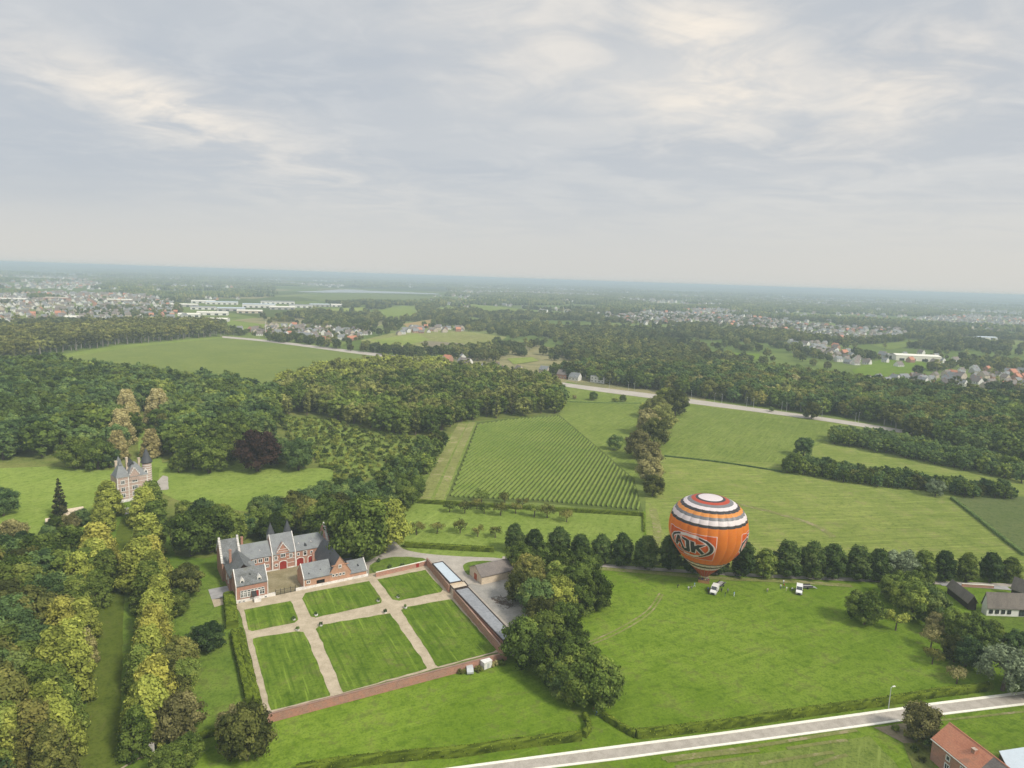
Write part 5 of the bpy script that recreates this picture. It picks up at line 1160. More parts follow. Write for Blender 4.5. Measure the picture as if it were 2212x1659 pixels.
pp = [((1463.5, 1270), 'bend', 'c_dark', 'c_dark', 'person in dark clothes bending over the grass, far left of the basket'), ((1487, 1276), 'stand', 'c_white', 'c_grey', 'person in a white top standing left of the basket'),
      ((1500, 1268), 'walk', 'c_lb', 'c_white', 'person in light blue nearest the basket on its left'), ((1494, 1273), 'bend', 'c_grey', 'c_jeans', 'person in grey stooping between two others left of the basket'),
      ((1529, 1278), 'reach', 'c_blue', 'c_dark', 'person in dark blue reaching out beside the van bonnet'), ((1530, 1284), 'bend', 'c_dark', 'c_dark', 'person in black crouching at the front corner of the van'),
      ((1558, 1280), 'walk', 'c_dark', 'c_dark', 'person in black right behind the van side'), ((1566, 1288), 'stand', 'c_dark', 'c_jeans', 'person in a dark jacket standing right of the van'), ((1572, 1281), 'walk', 'c_grey', 'c_dark', 'person in grey walking away from the van'),
      ((1585.5, 1288), 'stand', 'c_lb', 'c_white', 'person in pale blue standing alone right of the first van'), ((1657, 1279), 'bend', 'c_beige', 'c_grey', 'person in beige bending halfway between the two vans'),
      ((1692, 1262), 'stand', 'c_white', 'c_grey', 'person in white standing farthest back left of the lone van'), ((1693, 1270), 'walk', 'c_red', 'c_jeans', 'person in red walking left of the lone van'), ((1686, 1272), 'stand', 'c_white', 'c_jeans', 'person in white and jeans, leftmost by the lone van'),
      ((1698, 1277), 'reach', 'c_white', 'c_beige', 'person in white reaching out, nearest in the group left of the lone van'), ((1710.5, 1277), 'bend', 'c_white', 'c_grey', 'person in white bending close beside the lone van'), ((1283, 1538), 'stand', 'c_red', 'c_jeans', 'person in a red jacket standing under the big trees at the grass gateway'), ((1288, 1546), 'walk', 'c_lb', 'c_jeans', 'person in pale blue walking out of the grass gateway')]
for i, (q, ps, tp, lg, lb) in enumerate(pp): person(G(*q), i * 1.3, ps, tp, lg, lb)
tops = ['c_dark', 'c_red', 'c_blue', 'c_dark', 'c_beige', 'c_dark', 'c_red', 'c_grey', 'c_blue', 'c_dark']
for i in range(8):
    y = -1.45 + (i // 2) * .95; x = -.35 if i % 2 else .38; ca_, sa_ = math.cos(CAZ), math.sin(CAZ)
    person(Vector((BP.x + x * ca_ - y * sa_, BP.y + x * sa_ + y * ca_, 0)), CAZ + i, 'stand', tops[i], 'c_dark', 'basket passenger in %s, %s row, %s from the right' % ({'c_dark': 'black', 'c_red': 'red', 'c_blue': 'blue', 'c_beige': 'beige', 'c_grey': 'grey'}[tops[i]], 'rear' if i % 2 else 'front', ordn(i // 2)), z=.12, group='passengers in the balloon basket')
# ================================================================== STREET LAMPS, MAST
def lamp(p, h, label, group, arm=1.2, rz=0, old=True, tilt=0):
    e = empty('street_lamp', p, rz); tag(e, label, 'street lamp', group)
    b = MB(); b.tube((0, 0, 0), (0, 0, h), .11, .06, 7); b.build('pole', M['galv'], e)
    b = MB(); b.tube((0, 0, h), (arm, 0, h + .2), .05, .04, 6); b.build('arm', M['galv'], e)
    b = MB(); b.box(arm - .1, arm + .7, -.14, .14, h + .12, h + .26); b.build('lamp_head', M['white'], e)
LP = [(1244, 829), (1316, 840), (1357, 844), (1370, 844.5), (1493, 863), (1543, 871), (1559, 872), (1612.5, 880), (1627, 882), (1688, 891), (1698, 892), (1775, 904), (1847, 915), (1854, 915), (1936, 926)]
for i, (x, y) in enumerate(LP): lamp(G(x, y), 8.2, 'tall pale street lamp beside the highway, %s from the white house end' % ordn(i), 'street lamps along the highway', rz=math.radians(60 if i % 2 else 240))
lamp(G(1919, 1531), 5.6, 'thin grey street lamp between the long hedge and the lane', None, arm=.5, rz=.3)
for i, (x, y) in enumerate([(505, 728), (560, 734), (810, 764), (935, 778), (990, 790)]): lamp(G(x, y), 9, 'street lamp on the far stretch of the highway, %s from the left' % ordn(i), 'street lamps on the far stretch of the highway')
e = empty('radio_mast', G(574, 728)); tag(e, 'tall thin pale mast beside the highway above the houses', 'mast'); b = MB(); b.tube((0, 0, 0), (0, 0, 24), .5, .25, 8); b.build('pole', M['white'], e); b = MB(); b.tube((0, 0, 24), (0, 0, 26.5), .12, .05, 6); b.build('aerial', M['galv'], e)
# ================================================================== TREES
def T(x, y, kind, fol, h, label, group=None, width=1.0, near=True): return tree(G(x, y), kind, fol, h, label, group, width, near)
taken = []      # ground points already holding a hand-placed tree
def TT(x, y, kd, fo, h, *a, **k): taken.append((G(x, y), max(4.0, h * .38))); return T(x, y, kd, fo, h, *a, **k)
# the row along the lane behind the balloon
ROW = [(1112, 1194, 10.5), (1158, 1197, 10), (1206, 1203, 10.5), (1254, 1208, 10), (1298, 1215, 10), (1341, 1222, 11.5), (1395, 1229, 11.5), (1448, 1232, 12), (1497, 1236, 11.5), (1549, 1239, 11), (1601, 1241, 12.5), (1652, 1246, 9.5),
       (1696, 1246, 12), (1748, 1249, 12), (1800, 1251, 12), (1850, 1253, 11.5), (1890, 1254, 11.5), (1996, 1254, 10.5), (2040, 1255, 10.5), (2086, 1256, 10), (2138, 1257, 10.5), (2185, 1258, 9.5)]
for i, (x, y, h) in enumerate(ROW):
    f_ = 'mid' if i in (11, 20 - 1, 21, 17) else 'row'
    TT(x + rnd.uniform(-5, 5), y + rnd.uniform(-1.5, 1.5), 'oval', f_, h * rnd.uniform(.93, 1.07), '%s oval crowned tree, %s from the left in the row behind the balloon' % ('light green' if f_ == 'mid' else 'dark green', ordn(i)), 'oval trees in the row along the lane behind the balloon', rnd.uniform(1.0, 1.25))
# clump right of the walled garden
CL_ = [(1123, 1238, 11, 'mid'), (1178, 1238, 10.5, 'oak'), (1213, 1250, 11, 'mid'), (1270, 1255, 11, 'oak'), (1140, 1272, 12, 'olive'), (1200, 1275, 10, 'mid'), (1255, 1288, 11.5, 'oak'), (1120, 1300, 10, 'olive'), (1158, 1332, 12, 'dark'), (1212, 1330, 11.5, 'lime'), (1285, 1318, 11.5, 'mid'), (1250, 1330, 10, 'oak'), (1165, 1362, 10, 'olive'), (1215, 1365, 9, 'oak'),
       (1128, 1425, 12, 'oak'), (1185, 1412, 12, 'mid'), (1228, 1424, 11, 'oak'), (1155, 1452, 10.5, 'oak'), (1195, 1475, 11, 'mid'), (1252, 1478, 12, 'oak'), (1212, 1502, 9, 'dark'), (1290, 1528, 13, 'oak'), (1238, 1515, 11, 'oak')]
for i, (x, y, h, f_) in enumerate(CL_):
    c_ = {'mid': 'mid green', 'oak': 'deep green', 'olive': 'olive green', 'dark': 'darkest green', 'lime': 'yellowish green'}[f_]
    lb = 'largest round dark tree at the bottom of the clump, above the grass gateway' if i == 21 else '%s tree, %s from the top of the clump right of the walled garden' % (c_, ordn(i))
    TT(x, y, 'broad', f_, h * 1.02, lb, 'trees in the clump between walled garden and balloon meadow', 1.0)
# avenue rows
AVR = [(338, 1118, 12, 'mid'), (322, 1133, 12, 'lime'), (345, 1160, 11, 'oak'), (330, 1200, 12, 'lime'), (322, 1225, 10, 'mid'), (333, 1255, 12, 'gold'), (312, 1272, 13, 'lime'), (345, 1290, 12, 'lime'), (318, 1318, 12, 'mid'), (340, 1340, 11, 'lime'), (326, 1372, 10.5, 'lime'), (330, 1408, 10.5, 'gold'), (318, 1430, 9.5, 'gold'), (318, 1468, 11, 'lime'), (300, 1490, 9, 'mid'), (350, 1500, 9, 'olive'), (330, 1555, 12, 'gold'), (300, 1580, 9, 'lime'), (322, 1600, 11.5, 'lime'), (292, 1630, 8.5, 'mid')]
for i, (x, y, h, f_) in enumerate(AVR):
    c_ = {'lime': 'yellow green', 'gold': 'yellowing', 'mid': 'mid green', 'oak': 'deep green', 'olive': 'olive green'}[f_]
    TT(x + (6 if y > 1290 else -9), y, 'cone', f_, h * 1.22, '%s lime tree, %s from the chateau in the right hand avenue row' % (c_, ordn(i)), 'lime trees of the right avenue row', 1.12 if y < 1290 else 1.0)
AVL = [(228, 1118, 12, 'lime'), (218, 1145, 9, 'lime'), (206, 1232, 13, 'gold'), (200, 1262, 12, 'lime'), (222, 1272, 10, 'mid'), (192, 1298, 12, 'lime'), (228, 1310, 9, 'mid'), (185, 1345, 11, 'mid'), (200, 1388, 10, 'lime'), (155, 1402, 11, 'gold'), (178, 1452, 11, 'lime'), (200, 1440, 8, 'brown'), (142, 1500, 13, 'lime'), (172, 1512, 12, 'lime'), (140, 1565, 11, 'mid'), (165, 1585, 9, 'mid'), (122, 1612, 11.5, 'lime'), (98, 1660, 11.5, 'olive'), (150, 1640, 10, 'lime'), (100, 1540, 10, 'mid'), (60, 1660, 10, 'lime'), (135, 1690, 10, 'olive')]
for i, (x, y, h, f_) in enumerate(AVL):
    c_ = {'lime': 'yellow green', 'gold': 'yellowing', 'mid': 'mid green', 'brown': 'brownish', 'olive': 'olive green'}[f_]
    TT(x - (18 if y > 1290 else -8), y, 'cone', f_, h * 1.22, '%s lime tree, %s from the chateau in the left hand avenue row' % (c_, ordn(i)), 'lime trees of the left avenue row', 1.12 if y < 1290 else 1.0)
for i, (x, y, h, f_, k_, lb) in enumerate([
    (402, 1290, 11, 'olive', 'broad', 'spreading olive green tree beside the strip lawn opposite the farm terrace'), (385, 1330, 8, 'mid', 'broad', 'smaller tree tucked behind the avenue above the strip lawn'),
    (392, 1452, 9.5, 'olive', 'broad', 'olive tree at the edge of the strip lawn, level with the dark round tree'), (400, 1490, 8, 'mid', 'broad', 'feathery light green tree leaning over the strip lawn'), (378, 1530, 8, 'olive', 'broad', 'low olive tree below the feathery one beside the strip lawn'),
    (388, 1600, 11, 'brown', 'broad', 'brown green tree at the bottom of the strip lawn'), (405, 1655, 7, 'mid', 'broad', 'bushy green tree at the bottom edge beside the stone pillar path'), (370, 1690, 8, 'mid', 'broad', 'green tree cut by the bottom edge right of the gate pillar'),
    (452, 1408, 8.5, 'dark', 'broad', 'dark shadowy round tree beside the hedge block of the garden'), (425, 1400, 6, 'dark', 'broad', 'smaller dark tree left of the one by the hedge block'),
    (533, 1640, 12, 'olive', 'broad', 'tall brownish tree at the near end of the garden wall'), (508, 1600, 8, 'brown', 'broad', 'thin brown tree behind the tall one at the near end of the garden wall'),
    (131, 1120, 17, 'spruce', 'spruce', 'tall slender conifer standing on the park lawn'), (104, 1168, 6, 'dark', 'broad', 'low dark tree left of the white sheds'), (122, 1150, 7, 'oak', 'broad', 'dark tree in front of the nearest white shed'), (153, 1146, 7, 'brown', 'broad', 'brownish tree in front of the white sheds'), (176, 1136, 7, 'dark', 'broad', 'dark tree between white sheds and avenue'), (8, 1115, 12, 'dark', 'broad', 'dark tree at the left edge beside the park lawn'), (28, 1185, 11, 'brown', 'broad', 'brownish tree at the left edge below the park lawn'), (55, 1195, 8, 'dark', 'broad', 'dark bushy tree right of the brownish one at the left edge'),
    (556, 1018, 22, 'copper', 'broad', 'large dark purple copper beech beside the park lawn'), (645, 1016, 17, 'dark', 'broad', 'wide dark green tree right of the copper beech'), (600, 1002, 15, 'dark', 'broad', 'dark tree between copper beech and wide green tree'),
    (490, 1000, 18, 'mid', 'broad', 'tall bright green tree left of the copper beech'), (452, 1022, 19, 'mid', 'broad', 'broad leafy green tree at the left end of the right park lawn'), (386, 1020, 10, 'mid', 'broad', 'small bright tree nearest the chateau forecourt'), (418, 1012, 17, 'oak', 'broad', 'dark tree between the forecourt tree and the leafy one'), (525, 985, 18, 'oak', 'broad', 'deep green tree behind the copper beech on its left'),
    (276, 912, 21, 'tan', 'cone', 'farthest pale brown chestnut of the left group behind the chateau'), (264, 962, 20, 'tan', 'cone', 'middle pale brown chestnut of the left group behind the chateau'), (285, 935, 18, 'tan', 'cone', 'large pale brown chestnut above the chateau roof'), (256, 992, 15, 'tan', 'cone', 'nearest pale brown chestnut just behind the chateau'),
    (343, 918, 23, 'tan', 'cone', 'pale brown chestnut right of the mown ride, the tallest there'), (328, 988, 15, 'tan', 'cone', 'small pale brown tree beside the round chateau tower'), (352, 945, 14, 'olive', 'cone', 'dull green chestnut between the two pale ones right of the ride'),
    (212, 1014, 16, 'oak', 'broad', 'rounded dark tree left of the chateau at the lawn edge'), (166, 1012, 17, 'mid', 'broad', 'rounded light green tree, second left of the chateau'), (236, 1010, 11, 'dark', 'broad', 'low dark tree touching the chateau on its left'),
    (782, 1212, 24, 'mid', 'broad', 'huge bright green oak behind the right gable of the farm'), (832, 1190, 20, 'lime', 'broad', 'big yellow green oak at the drive bend right of the huge one'), (738, 1190, 19, 'oak', 'broad', 'dark oak left of the huge bright green oak'), (700, 1165, 16, 'mid', 'broad', 'green oak above the farm centre roof'),
    (668, 1150, 14, 'olive', 'broad', 'olive tree directly above the twin spires of the farm'), (632, 1150, 12, 'mid', 'broad', 'leafy tree left of the olive one above the farm spires'), (590, 1168, 11, 'oak', 'broad', 'green tree close behind the farm left roof'), (562, 1155, 11, 'mid', 'broad', 'round green tree upper left of the farm gable'), (530, 1165, 10, 'dark', 'broad', 'dark tree beside the left farm gable'),
    (500, 1182, 14, 'mid', 'broad', 'wide green tree left of the farm, nearest its gable'), (458, 1192, 17, 'oak', 'broad', 'big rounded green tree between avenue and farm'), (415, 1200, 17, 'oak', 'broad', 'big dark green tree next to the avenue above the strip lawn'), (440, 1140, 12, 'dark', 'broad', 'tall dark tree behind the big rounded trees beside the avenue'), (480, 1140, 10, 'mid', 'broad', 'mid green tree at the lower edge of the park lawn'),
    (400, 1130, 9, 'mid', 'broad', 'bushy tree at the lower left corner of the right park lawn'), (760, 1150, 12, 'dark', 'broad', 'dark tree behind the huge oak by the drive'), (600, 1110, 8, 'dark', 'broad', 'low dark tree at the bottom edge of the right park lawn'),
    (1866, 1348, 11, 'mid', 'broad', 'separate round green tree standing in the balloon meadow on the right'), (1934, 1362, 6.5, 'lime', 'small', 'small yellowish tree right of the separate round one'), (1925, 1300, 9, 'mid', 'broad', 'light green tree left in the group beside the separate round tree'), (1958, 1300, 11, 'oak', 'broad', 'dark tree in the middle of the group above the yellowish tree'), (1945, 1258, 12, 'willow', 'broad', 'greyish green tree breaking the row behind the balloon on the right'),
    (1968, 1335, 13, 'oak', 'broad', 'largest dark tree of the right group beside the meadow'), (2000, 1340, 12, 'dark', 'broad', 'dark tree at the right end of the group beside the meadow'), (1985, 1290, 10, 'mid', 'broad', 'green tree behind the largest dark tree on the right'), (2022, 1370, 7, 'brown', 'broad', 'thin brownish tree above the two saplings'), (2010, 1400, 6, 'brown', 'small', 'brown leaved sapling, upper one at the meadow edge'), (2013, 1435, 5, 'olive', 'small', 'thin dark sapling, lower one at the meadow edge'), (2066, 1478, 5, 'brown', 'small', 'tiny sparse apple tree just above the right hedge'),
    (2060, 1380, 9, 'mid', 'broad', 'light green tree in front of the white farmhouse on the right'), (2090, 1392, 10, 'oak', 'broad', 'dark tree below the white farmhouse'), (2120, 1410, 9, 'oak', 'broad', 'dark tree behind the silvery willow on its left'), (2060, 1430, 8, 'olive', 'broad', 'dull green tree between saplings and willow'), (2085, 1440, 9, 'dark', 'broad', 'dark tree left of the silvery willow'), (2140, 1400, 8, 'mid', 'broad', 'green tree at the farm garden behind the willow'), (2200, 1420, 8, 'dark', 'broad', 'dark tree at the right edge behind the willow'),
    (2165, 1492, 13, 'willow', 'willow', 'large round silvery willow at the right edge beside the lane'), (2225, 1500, 11, 'dark', 'broad', 'dark tree at the right edge beside the willow'),
    (1985, 1597, 9, 'brown', 'broad', 'dusty grey green tree overhanging the paved lane'), (2000, 1612, 4.5, 'dark', 'shrub', 'round dark bush beside the red roofed farmhouse'),
    (1328, 972, 10, 'dark', 'broad', 'small round dark tree in the pasture left of the tall brown trees'),
    (1378, 990, 17, 'brown', 'broad', 'tall brown leaved tree beside the small dark one'), (1402, 1045, 14, 'brown', 'broad', 'brown poplar in the lower part of the tree line above the orchard corner'), (1398, 1015, 16, 'brown', 'broad', 'brown tree halfway down the tall tree line'), (1410, 1072, 11, 'olive', 'broad', 'lowest olive tree of the tall tree line'), (1412, 965, 19, 'pop', 'broad', 'tall poplar in the middle of the tree line'), (1398, 940, 18, 'brown', 'broad', 'tall yellowish poplar left in the tree line'), (1430, 935, 20, 'pop', 'broad', 'tall poplar right in the tree line'), (1418, 905, 18, 'pop', 'broad', 'broad topped poplar near the highway end of the tree line'), (1458, 898, 21, 'pop', 'broad', 'largest broad poplar at the highway end of the tree line'), (1438, 885, 19, 'lime', 'broad', 'yellow green poplar at the head of the tree line'), (1396, 900, 12, 'lime', 'broad', 'yellowish tree at the left of the head of the tree line'),
    (1281, 865, 8, 'dark', 'broad', 'round dark tree standing on the hedge line in the roadside pasture'), (1240, 862, 4, 'brown', 'shrub', 'reddish bush on the hedge line in the roadside pasture'), (1328, 868, 5, 'mid', 'shrub', 'light bush on the hedge line right of the round dark tree'), (1345, 868, 6.5, 'oak', 'broad', 'dark small tree next to the tree line head in the pasture'), (1668, 890, 5, 'dark', 'shrub', 'round dark bush below the highway'), (1752, 905, 14, 'olive', 'broad', 'single brownish tree standing in front of the highway'),
    (1715, 1020, 11, 'oak', 'broad', 'first tall tree at the left end of the right hedgerow'), (1735, 985, 12, 'dark', 'broad', 'tall dark tree standing above the left end of the right hedgerow'), (1700, 1022, 7, 'mid', 'broad', 'low light tree at the very left end of the right hedgerow'), (2020, 1072, 9, 'willow', 'broad', 'pale yellow green round tree in front of the right hedgerow')]):
    TT(x, y, k_, f_, h, lb)
OR_ = [(900, 1156, 5.6), (944, 1153, 5), (994, 1152, 5.6), (1032, 1160, 4.8), (1070, 1162, 4.8)]
for i, (x, y, h) in enumerate(OR_): TT(x, y, 'small', 'olive', h, 'airy grey green fruit tree, %s from the left in the nearer orchard row' % ordn(i), 'fruit trees of the nearer orchard row', 1.1)
OR2 = [(971, 1107, 5), (1004, 1109, 5.6), (1030, 1100, 5), (1046, 1110, 4.6), (1081, 1114, 6), (1114, 1110, 4.8), (1154, 1117, 6), (1182, 1119, 6.4), (1224, 1128, 5.6), (1040, 1085, 6), (1090, 1092, 6), (1128, 1098, 5)]
for i, (x, y, h) in enumerate(OR2): TT(x, y, 'small', 'olive' if i % 3 else 'mid', h, 'bushy %s fruit tree, %s in the farther orchard row by the hedge' % ('olive' if i % 3 else 'green', ordn(i)), 'fruit trees of the farther orchard row', 1.15)
for i, (x, y) in enumerate([(818, 1214), (842, 1228), (869, 1224), (790, 1238)]):
    TT(x, y, 'shrub', 'dark', 1.5, ['round dark bush on the left of the oval lawn', 'round bush at the brick wall, middle of the oval lawn', 'small round bush near the red garden door', 'brown bush between the farm and the low brick wall'][i])
for i, (x, y) in enumerate([(1035, 1450), (1068, 1440), (1082, 1436), (998, 1456)]): TT(x, y, 'shrub', ['olive', 'brown', 'mid', 'olive'][i], 1.8, ['olive bush between silver car and white cabin', 'brownish bush right of the white cabin', 'green bush at the corner of the garden wall', 'low bush left of the silver car'][i])
for i, (x, y) in enumerate([(1975, 1622), (1990, 1645), (1960, 1590), (1935, 1578)]): TT(x, y, 'shrub', ['mid', 'olive', 'lime', 'mid'][i], 1.6, ['green bush beside the red roofed farmhouse wall', 'olive bush nearest the front wall of the farmhouse', 'pale bush on the bare soil by the farmhouse', 'small green bush at the lane edge of the bare soil'][i])
# ---- woods: sampled, nearest ones become individual trees, the rest one object per wood
WOODS = []
def wood(name, poly, sp, mix, hr, desc, keep=0):
    P_ = [G(x, y) for x, y in poly]; xs = [p.x for p in P_]; ys = [p.y for p in P_]; r_ = random.Random(len(WOODS) + 40); out = []
    x = min(xs); row = 0
    while x < max(xs):
        y = min(ys) + (sp / 2 if row % 2 else 0)
        while y < max(ys):
            q = Vector((x + r_.uniform(-.38, .38) * sp, y + r_.uniform(-.38, .38) * sp, 0))
            if inpoly(q.x, q.y, P_) and all((q - t_).length > r2 for t_, r2 in taken): out.append(q)
            y += sp
        x += sp * .87; row += 1
    for q in out:
        cl_ = mnoise.noise(Vector((q.x * .02, q.y * .02, len(WOODS)))) * .5 + .5
        k_ = min(len(mix) - 1, int((r_.random() * .5 + cl_ * .5) * len(mix))); WOODS.append((q.length, q, mix[k_], r_.uniform(*hr), name, desc))
wood('dark_wood', [(-260, 1215), (40, 1228), (120, 1212), (180, 1200), (200, 1225), (170, 1300), (135, 1400), (98, 1500), (68, 1600), (45, 1820), (-330, 1820)], 8.6, [('broad', 'oak'), ('broad', 'dark'), ('broad', 'mid'), ('broad', 'olive'), ('broad', 'brown')], (11, 15), 'wood left of the avenue')
wood('park_wood', [(-220, 812), (120, 800), (200, 818), (400, 838), (560, 856), (600, 880), (590, 930), (560, 975), (545, 975), (480, 965), (440, 990), (375, 990), (350, 960), (335, 895), (302, 890), (298, 940), (285, 960), (245, 985), (150, 985), (-30, 1000), (-240, 1010)], 12.5, [('broad', 'dark'), ('broad', 'dark'), ('broad', 'oak'), ('broad', 'dark'), ('broad', 'mid'), ('broad', 'olive')], (15, 20), 'park wood behind the chateau')
wood('mixed_wood', [(566, 856), (620, 850), (700, 825), (900, 812), (1000, 805), (1100, 820), (1215, 845), (1214, 892), (1100, 902), (1000, 912), (960, 935), (900, 948), (800, 928), (700, 903), (600, 900)], 11, [('broad', 'dark'), ('broad', 'oak'), ('broad', 'mid'), ('poplar', 'pop'), ('broad', 'pop'), ('broad', 'lime')], (14, 18), 'mixed wood above the corn field')
wood('poplar_wood', [(600, 850), (700, 812), (850, 798), (960, 800), (960, 822), (880, 830), (740, 835), (650, 860)], 10, [('poplar', 'lime'), ('poplar', 'pop'), ('broad', 'lime'), ('poplar', 'lime')], (15, 19), 'yellowish poplar wood at the foot of the big field')
wood('ditch_wood', [(830, 1040), (860, 1015), (900, 990), (925, 965), (950, 962), (945, 995), (925, 1030), (905, 1065), (892, 1095), (868, 1110), (850, 1115), (830, 1085)], 6.5, [('poplar', 'olive'), ('poplar', 'dark'), ('broad', 'oak'), ('broad', 'olive')], (8.5, 12), 'strip wood left of the corn field')
wood('scrub', [(600, 905), (700, 905), (800, 930), (930, 955), (925, 990), (850, 1030), (800, 1045), (720, 1040), (715, 1010), (640, 985)], 4.7, [('shrub', 'mid'), ('shrub', 'lime'), ('shrub', 'mid'), ('small', 'mid'), ('shrub', 'olive')], (1.8, 3.4), 'scrubby plantation between park and corn field')
wood('farm_wood', [(720, 1080), (760, 1060), (830, 1100), (850, 1125), (830, 1165), (740, 1150), (690, 1130), (620, 1130), (560, 1130), (560, 1120), (650, 1100)], 8, [('broad', 'oak'), ('broad', 'dark'), ('broad', 'olive')], (9, 13), 'wood between park lawn and brick farm')
wood('plantation', [(-150, 745), (0, 735), (100, 722), (300, 706), (455, 706), (478, 727), (250, 746), (135, 763), (60, 775), (0, 795), (-150, 810)], 11, [('plant', 'pop'), ('plant', 'olive'), ('plant', 'pop')], (17, 20), 'tall poplar plantation behind the big field')
wood('highway_wood', [(1180, 812), (1290, 798), (1400, 805), (1560, 806), (1700, 815), (1800, 830), (1950, 850), (2212, 880), (2400, 900), (2400, 1010), (2212, 1008), (2100, 978), (1960, 945), (1890, 912), (1790, 898), (1690, 886), (1600, 872), (1490, 856), (1400, 842), (1320, 832), (1290, 826)], 10, [('plant', 'pop'), ('broad', 'olive'), ('broad', 'oak'), ('broad', 'dark'), ('plant', 'pop'), ('broad', 'brown')], (14, 18), 'large wood beyond the highway on the right')
wood('hedgerow', [(1800, 962), (1792, 945), (1890, 950), (2000, 975), (2212, 1022), (2212, 1045), (2000, 1000), (1880, 975)], 6, [('broad', 'oak'), ('broad', 'dark'), ('broad', 'mid')], (8.5, 11), 'upper hedgerow on the right')
wood('hedgerow', [(1700, 1008), (1780, 1012), (1900, 1032), (2000, 1045), (2100, 1060), (2188, 1068), (2188, 1078), (2060, 1075), (2000, 1062), (1880, 1052), (1780, 1035), (1695, 1022)], 5.2, [('broad', 'oak'), ('broad', 'mid'), ('broad', 'dark'), ('broad', 'olive')], (6, 9), 'lower hedgerow on the right')
NIND = {'default': 300}
WOODS.sort(key=lambda w: w[0])
cnt = 0; rest = {}
DESCN = {'dark': 'dark green', 'oak': 'deep green', 'mid': 'mid green', 'olive': 'olive green', 'brown': 'brownish', 'lime': 'yellowish green', 'pop': 'brownish green', 'row': 'dark green'}
npk = {}
for d, q, (k_, f_), h, nm, desc in WOODS:
    cat_ = 'shrub' if k_ == 'shrub' else 'plantation' if k_ == 'plant' else 'tree'
    lim = {'tree': 150, 'shrub': 110, 'plantation': 60}[cat_]
    if npk.get(cat_, 0) < lim:
        npk[cat_] = npk.get(cat_, 0) + 1
        w_ = {'poplar': 'poplar', 'broad': 'broadleaf tree', 'shrub': 'shrub', 'small': 'small tree', 'plant': 'tall poplar'}[k_]
        tree(q, k_, f_, h, '%s %s in the %s' % (DESCN[f_], w_, desc), '%s %ss in the %s' % (DESCN[f_], w_, desc), 1.0, near=d < 330)
    else: rest.setdefault((nm, desc), []).append((q, k_, f_, h))
for (nm, desc), lst in rest.items():
    kinds = sorted(set((k_, f_) for _, k_, f_, _ in lst)); protos = []; idx = {}
    for kf in kinds:
        for v_ in range(2): idx[(kf, v_)] = len(protos); protos.append(mid_tree(kf[0], kf[1], v_))
    r_ = random.Random(5); scatter_object(nm, protos, [(q.x, q.y, 0, h / H0[k_], r_.uniform(0, 6.28), idx[((k_, f_), r_.randrange(2))]) for q, k_, f_, h in lst], 'mass of closely standing trees, the ' + desc, 'wood')
# ================================================================== FAR COUNTRY
def dist_px(p):      # picture position of a ground point
    d = p - Vector((0, 0, CAMH)); w = d.dot(_f); return 1106 + FOC * d.dot(CR) / w, 829.5 - FOC * d.dot(CU) / w
TOWNS = {'left town': [(-40, 640), (120, 632), (330, 640), (380, 655), (380, 690), (200, 697), (0, 702), (-60, 700)], 'far left town': [(60, 612), (190, 608), (250, 616), (160, 624), (70, 622)],
         'roadside village': [(505, 716), (620, 704), (760, 712), (800, 722), (780, 738), (700, 738), (640, 732), (510, 722)], 'hamlet in the fields': [(850, 718), (900, 708), (1010, 710), (1010, 716), (930, 720), (860, 726)],
         'right town': [(1275, 690), (1400, 672), (1560, 668), (1660, 690), (1800, 705), (1960, 712), (1960, 728), (1850, 742), (1790, 735), (1700, 722), (1560, 705), (1400, 702)],
         'right village': [(1700, 740), (1790, 745), (1850, 772), (1890, 788), (1830, 792), (1760, 770)], 'village beyond the right wood': [(1830, 836), (1880, 822), (2000, 812), (2080, 798), (2212, 806), (2260, 835), (2212, 846), (2100, 845), (1950, 842)],
         'street village by the highway': [(925, 780), (1000, 775), (1040, 795), (1130, 805), (1130, 812), (1000, 796), (930, 790)], 'far right houses': [(1960, 690), (2100, 680), (2230, 690), (2230, 722), (2080, 716), (1960, 705)], 'right factory quarter': [(1880, 770), (1960, 760), (2060, 775), (2100, 790), (1990, 800), (1900, 795)]}
INDUS = [(385, 655), (470, 648), (620, 650), (735, 658), (740, 668), (620, 680), (470, 692), (400, 688)]
TW = {k: [G(x, y) for x, y in v] for k, v in TOWNS.items()}
def free(q, pad=0):
    x, y = dist_px(q)
    if inpoly(x, y, INDUS): return False
    for poly, _ in ff:
        if inpoly(x, y, poly): return False
    if 590 < x < 970 and 621 < y < 640: return False
    return True
# house meshes
def house_mesh(w, d, e, r, wall, roof, seed, win=True):
    b = MB(); mats = [M[wall], M[roof], M['glass'], M['brick']]
    r0 = len(b.m); gable_walls(b, -w / 2, w / 2, -d / 2, d / 2, e, r); b.m[r0:] = [0] * (len(b.m) - r0)
    r0 = len(b.m); gable_roof(b, -w / 2, w / 2, -d / 2, d / 2, e, r + .1, ov=.3); b.m[r0:] = [1] * (len(b.m) - r0)
    b.box(w * .22, w * .22 + .7, -.4, .4, r - 1, r + 1.1, 3)
    for s_ in (-1, 1):
        for x in (-w * .3, 0, w * .3):
            for z in ((1.0, 3.6) if e > 4.5 else (1.0,)): y = s_ * (d / 2 + .01); b.prism([(x - .55, y, z), (x + .55, y, z), (x + .55, y, z + 1.3), (x - .55, y, z + 1.3)], (0, .03 * s_, 0), 2)
    return b.mesh('house', mats)
M['greyw'] = plain('grey_render', (.42, .41, .39), .8); M['beige'] = plain('beige_render', (.55, .48, .39), .8)
